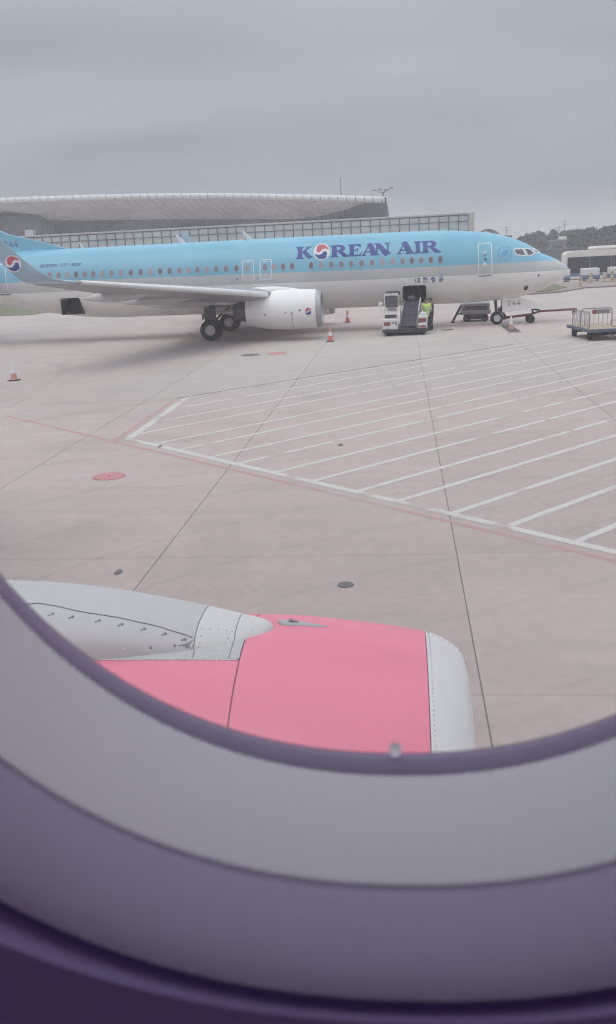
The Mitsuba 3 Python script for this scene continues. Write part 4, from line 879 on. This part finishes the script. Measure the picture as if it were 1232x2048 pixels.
def person(name_lab, x, y, h, face, vest, arms, lean=0.0):
    """standing figure; face = heading in degrees (90 = looking away from the camera); joints are laid out facing +y and turned"""
    p = thing('person', name_lab, 'person'); s = h / 1.75; a = np.radians(face - 90)
    def W(v): 
        v = np.array(v, float) * s; v[1] += lean * max(0, v[2] - .9 * s)
        return np.array([x + v[0] * np.cos(a) - v[1] * np.sin(a), y + v[0] * np.sin(a) + v[1] * np.cos(a), v[2]])
    J = {'hip': ((0, 0, .95), .125), 'waist': ((0, 0, 1.08), .125), 'chest': ((0, .0, 1.28), .14), 'neck': ((0, .01, 1.46), .06), 'nk2': ((0, .02, 1.54), .055), 'head': ((0, .03, 1.64), .092), 'chin': ((0, .055, 1.585), .062), 'nose': ((0, .125, 1.625), .014)}
    B = [('hip', 'waist'), ('waist', 'chest'), ('chest', 'neck'), ('neck', 'nk2'), ('nk2', 'head'), ('head', 'chin'), ('head', 'nose')]
    for sd, nm in ((-1, 'l'), (1, 'r')):
        J.update({f'sh{nm}': ((sd * .175, 0, 1.405), .062), f'ch{nm}': ((sd * .085, 0, 1.30), .115), f'hp{nm}': ((sd * .085, 0, .92), .10), f'kn{nm}': ((sd * .10, .03, .50), .062), f'an{nm}': ((sd * .105, -.01, .09), .043), f'he{nm}': ((sd * .105, -.05, .045), .038), f'to{nm}': ((sd * .12, .14, .035), .033), f'ea{nm}': ((sd * .092, .02, 1.63), .018)})
        el, wr = arms[nm]; J.update({f'el{nm}': (el, .043), f'wr{nm}': (wr, .031)})
        el, wr = np.array(el), np.array(wr); dd = (wr - el) / np.linalg.norm(wr - el); sx_ = np.cross(dd, [0, 0, 1.0]); sx_ /= np.linalg.norm(sx_) + 1e-9
        J[f'pa{nm}'] = (wr + dd * .07, .032); B += [(f'wr{nm}', f'pa{nm}')]
        for q_ in range(4):
            J[f'f{q_}{nm}'] = (wr + dd * .10 + sx_ * (q_ - 1.5) * .02, .012); J[f'g{q_}{nm}'] = (wr + dd * (.155 - .01 * abs(q_ - 1.4)) + sx_ * (q_ - 1.5) * .021 - np.array([0, 0, .018]), .009); B += [(f'pa{nm}', f'f{q_}{nm}'), (f'f{q_}{nm}', f'g{q_}{nm}')]
        J[f't0{nm}'] = (wr + dd * .05 - sx_ * .035, .012); J[f't1{nm}'] = (wr + dd * .10 - sx_ * .052, .010); B += [(f'pa{nm}', f't0{nm}'), (f't0{nm}', f't1{nm}')]
        B += [('chest', f'ch{nm}'), (f'ch{nm}', f'sh{nm}'), ('chest', f'sh{nm}'), (f'sh{nm}', f'el{nm}'), (f'el{nm}', f'wr{nm}'), ('hip', f'hp{nm}'), (f'hp{nm}', f'kn{nm}'), (f'kn{nm}', f'an{nm}'), (f'an{nm}', f'he{nm}'), (f'he{nm}', f'to{nm}'), ('head', f'ea{nm}')]
    JW = {k: (W(v), r * s) for k, (v, r) in J.items()}
    def grow(names, g): return {k: (JW[k][0], JW[k][1] + g) for k in names}
    put(p, 'body', hull_chain(JW, B, .035, 4), 'skin', smooth=True)
    put(p, 'trousers', hull_chain({**grow(['hip', 'hpl', 'hpr', 'knl', 'knr'], .022), 'anl': (JW['anl'][0] + [0, 0, .02], .062 * s), 'anr': (JW['anr'][0] + [0, 0, .02], .062 * s)}, [('hip', 'hpl'), ('hip', 'hpr'), ('hpl', 'knl'), ('hpr', 'knr'), ('knl', 'anl'), ('knr', 'anr')], .05, 6), 'dark_cloth', smooth=True)
    up = ['hip', 'waist', 'chest', 'chl', 'chr', 'shl', 'shr', 'ell', 'elr', 'neck']
    put(p, 'shirt', hull_chain({**grow(up, .018), 'wl': (JW['wrl'][0] * .85 + JW['ell'][0] * .15, .045 * s), 'wr': (JW['wrr'][0] * .85 + JW['elr'][0] * .15, .045 * s)}, [('hip', 'waist'), ('waist', 'chest'), ('chest', 'chl'), ('chest', 'chr'), ('chl', 'shl'), ('chr', 'shr'), ('chest', 'shl'), ('chest', 'shr'), ('shl', 'ell'), ('shr', 'elr'), ('ell', 'wl'), ('elr', 'wr')], .05, 6), 'shirt' if vest else 'dark_cloth', smooth=True)
    if vest:
        vg = grow(['waist', 'chest', 'chl', 'chr', 'shl', 'shr'], .034); vg['hip'] = (JW['hip'][0] - [0, 0, .06], JW['hip'][1] + .045)
        put(p, 'vest', hull_chain(vg, [('hip', 'waist'), ('waist', 'chest'), ('chest', 'chl'), ('chest', 'chr'), ('chl', 'shl'), ('chr', 'shr'), ('waist', 'chl'), ('waist', 'chr')], .05, 6), 'vest', smooth=True)
        for z, rx in ((1.02, .182), (1.22, .205)):
            t_ = np.linspace(0, 2 * np.pi, 29)[:-1]; put(p, 'reflective_band', loft([[W((rx * 1.12 * np.cos(q), rx * .98 * np.sin(q), z + dz)) for q in t_] for dz in (-.025, .025)]), 'vest_stripe', smooth=True)
    hd = JW['head'][0]; hm = trimesh.creation.icosphere(subdivisions=3, radius=.105 * s); hm.apply_transform(np.diag([.98, 1.05, 1, 1])); hm = hm.slice_plane([0, 0, -.005], [0, 0, 1]); hm.apply_translation(hd + [0, 0, .012]); put(p, 'hair', hm, 'hair', smooth=True)
    for nm in 'lr': put(p, 'shoe', hull_chain({'a': (JW[f'he{nm}'][0] , .045 * s), 'b': (JW[f'to{nm}'][0] , .040 * s)}, [('a', 'b')], .03, 3), 'hair', smooth=True)
    for sd in (-1, 1):
        e_ = W((sd * .034, .112, 1.655)); m_ = trimesh.creation.icosphere(subdivisions=1, radius=.012 * s); m_.apply_translation(e_); put(p, 'eye', m_, 'hair', smooth=True)
    return p
person('person in a bright yellow green vest and dark trousers standing beside the belt', 1.36, 51.35, 1.74, 105, True, {'l': ((-.30, .05, 1.14), (-.24, .26, 1.08)), 'r': ((.27, .02, 1.13), (.24, .22, 1.02))}, .05)
person('person in dark clothes standing behind the one in the yellow green vest', 1.62, 51.95, 1.72, 160, False, {'l': ((-.26, .02, 1.12), (-.26, .2, 1.0)), 'r': ((.28, .0, 1.13), (.30, .12, .93))})

# ------------------------------------------------------------------ ground power cart, tow bar, baggage cart
gp = thing('ground_power_cart', 'low grey equipment cart under the airliner behind its nose wheel', 'service cart')
put(gp, 'body', rbox((3.5, 56.3, .42), (5.25, 57.9, .66), .04), 'cart_pale'); put(gp, 'skirt', rbox((3.75, 56.4, .14), (5.0, 57.8, .415), .04), 'dark_steel')
put(gp, 'upper_deck', rbox((3.55, 56.4, .70), (5.2, 57.8, 1.06), .05), 'cart_pale'); put(gp, 'belt_slot', rbox((3.8, 56.36, .78), (5.0, 56.398, .90), .01), 'dark_steel')
for k in range(8): put(gp, 'rail_bar', tube([(3.7 + k * .2, 56.35, .66), (3.7 + k * .2, 56.35, .98)], .018, 5), 'grey_steel')
for x in (3.85, 4.9): put(gp, 'wheel', lathe([(-.07, .1), (-.07, .2), (0, .22), (.07, .2), (.07, .1)], (x, 56.4, .22), 'y', 18), 'tyre', smooth=35)
put(gp, 'stabiliser', cat([tube([(3.5, 56.3, .95), (3.02, 56.2, .08)], .07, 8), tube([(3.5, 56.3, .5), (3.22, 56.25, .5)], .05, 8), rbox((2.9, 56.05, 0), (3.14, 56.35, .07), .02)]), 'dark_steel')
tb = thing('tow_bar', 'long rusty red tow bar on small wheels coupled to the nose gear', 'tow bar')
put(tb, 'bar', cat([tube([(5.75, 54.0, .34), (7.2, 54.0, .46)], .07, 10), tube([(7.2, 54.0, .46), (7.75, 54.0, .62), (9.75, 54.0, .66)], .06, 10)]), 'towbar_red', smooth=40)
put(tb, 'head', cat([tube([(5.45, 54.0, .55), (5.6, 54, .82), (5.85, 54.0, .34)], .07, 10), rbox((5.55, 53.85, .25), (5.95, 54.15, .42), .03)]), 'dark_steel')
put(tb, 'crank', cat([tube([(7.3, 53.9, .80), (7.35, 53.9, .5)], .06, 8), tube([(7.32, 53.9, .78), (7.75, 53.95, .66)], .05, 8)]), 'dark_steel'); put(tb, 'tow_eye', cat([lathe([(-.03, .09), (0, .13), (.03, .09)], (9.62, 54.0, .50), 'y', 16), tube([(9.62, 54.0, .5), (9.62, 54, .64)], .04, 8)]), 'dark_steel')
for y in (53.7, 54.3): put(tb, 'wheel', lathe([(-.06, .08), (-.07, .2), (0, .23), (.07, .2), (.06, .08)], (7.2, y, .23), 'y', 20), 'tyre', smooth=35)
put(tb, 'axle', tube([(7.2, 53.7, .23), (7.2, 54.3, .23)], .04, 8), 'dark_steel')

bc = thing('baggage_cart', 'flat baggage cart with a yellowish wooden deck and bent pipe rails at the right edge', 'baggage cart')
O_, U_ = np.array([8.32, 42.75]), np.array([-.15, .989]); V_ = np.array([.989, .15])
def C3(u, v, z): q = O_ + U_ * u + V_ * v; return np.array([q[0], q[1], z])
def cart_box(u0, u1, v0, v1, z0, z1, c=.01):
    m = rbox((v0, u0, z0), (v1, u1, z1), c); w = m.vertices; q = O_ + w[:, :1] * V_ + w[:, 1:2] * U_; m.vertices = np.column_stack([q, w[:, 2]]); return fixed(m)
for k in range(10): put(bc, 'plank', cart_box(.06, 3.14, .07 + k * .168, .07 + k * .168 + .160, .505, .535 + .004 * (k % 2), .006), 'cart_wood')
put(bc, 'deck_frame', cat([cart_box(0, 3.2, 0, .06, .38, .52), cart_box(0, 3.2, 1.76, 1.82, .38, .52), cart_box(0, .058, .062, 1.758, .38, .52), cart_box(3.142, 3.2, .062, 1.758, .38, .52), cart_box(1.5, 1.58, .062, 1.758, .40, .50)]), 'cart_blue')
put(bc, 'chassis', cat([cart_box(.4, 2.8, .5, .6, .25, .37), cart_box(.4, 2.8, 1.2, 1.3, .25, .37), cart_box(.5, .6, .2, 1.6, .2, .32), cart_box(2.6, 2.7, .2, 1.6, .2, .32)]), 'dark_steel')
for u in (.55, 2.65):
    for v in (.2, 1.6):
        c_ = C3(u, v, .2); k = put(bc, 'wheel', trimesh.creation.cylinder(radius=.2, height=.13, sections=22, transform=trimesh.transformations.translation_matrix(c_) @ trimesh.transformations.rotation_matrix(np.pi / 2, [-V_[1], V_[0], 0]) @ np.eye(4)), 'tyre', smooth=35)
def hoop(pts, n, mat='rail_grey'):
    a, b = np.array(pts[0]), np.array(pts[1]); up = np.array([0, 0, .72]); ins = (b - a) / np.linalg.norm(b - a) * .12
    lean = np.array(pts[2])
    k = put(bc, 'rail', tube([a, a + up * .88 + lean * .88, a + up + ins + lean, b + up - ins + lean, b + up * .88 + lean * .88, b], .024, 8), mat)
    for q in np.linspace(0, 1, n + 2)[1:-1]:
        p = a + (b - a) * q; put(k, 'bar', tube([p, p + up * .98 + lean], .011, 5), mat)
hoop((C3(.45, .12, .53), C3(2.7, .12, .53), (0.0, -.12, 0)), 9)
hoop((C3(1.9, .22, .53), C3(1.9, 1.7, .53), (0, 0, .06)), 6)
put(bc, 'reflector', cart_box(1.86, 1.89, .3, .75, 1.06, 1.25, .01), 'cone_white'); put(bc, 'reflector', cart_box(1.86, 1.89, .76, 1.0, 1.06, 1.25, .01), 'loader_red'); put(bc, 'reflector', cart_box(1.86, 1.89, 1.01, 1.6, 1.06, 1.25, .01), 'rail_grey')
put(bc, 'drawbar', cat([tube([C3(.02, .9, .3), C3(-.9, 1.1, .10)], .03, 6), tube([C3(-.9, 1.05, .10), C3(-.9, 1.2, .10)], .04, 6)]), 'dark_steel')
put(bc, 'strap_ring', lathe([(-.02, .14), (0, .16), (.02, .14)], C3(.6, 1.3, .70), 'y', 18), 'loader_red')

# ------------------------------------------------------------------ the hazy air
scene['haze'] = {'type': 'cube', 'to_world': T().translate([0, 250, 10]).scale([910, 660, 11.5]), 'bsdf': {'type': 'null'}, 'interior': {'type': 'ref', 'id': 'haze_air'}}
labels['haze'] = {'kind': 'stuff', 'label': 'thin grey haze over the airfield'}
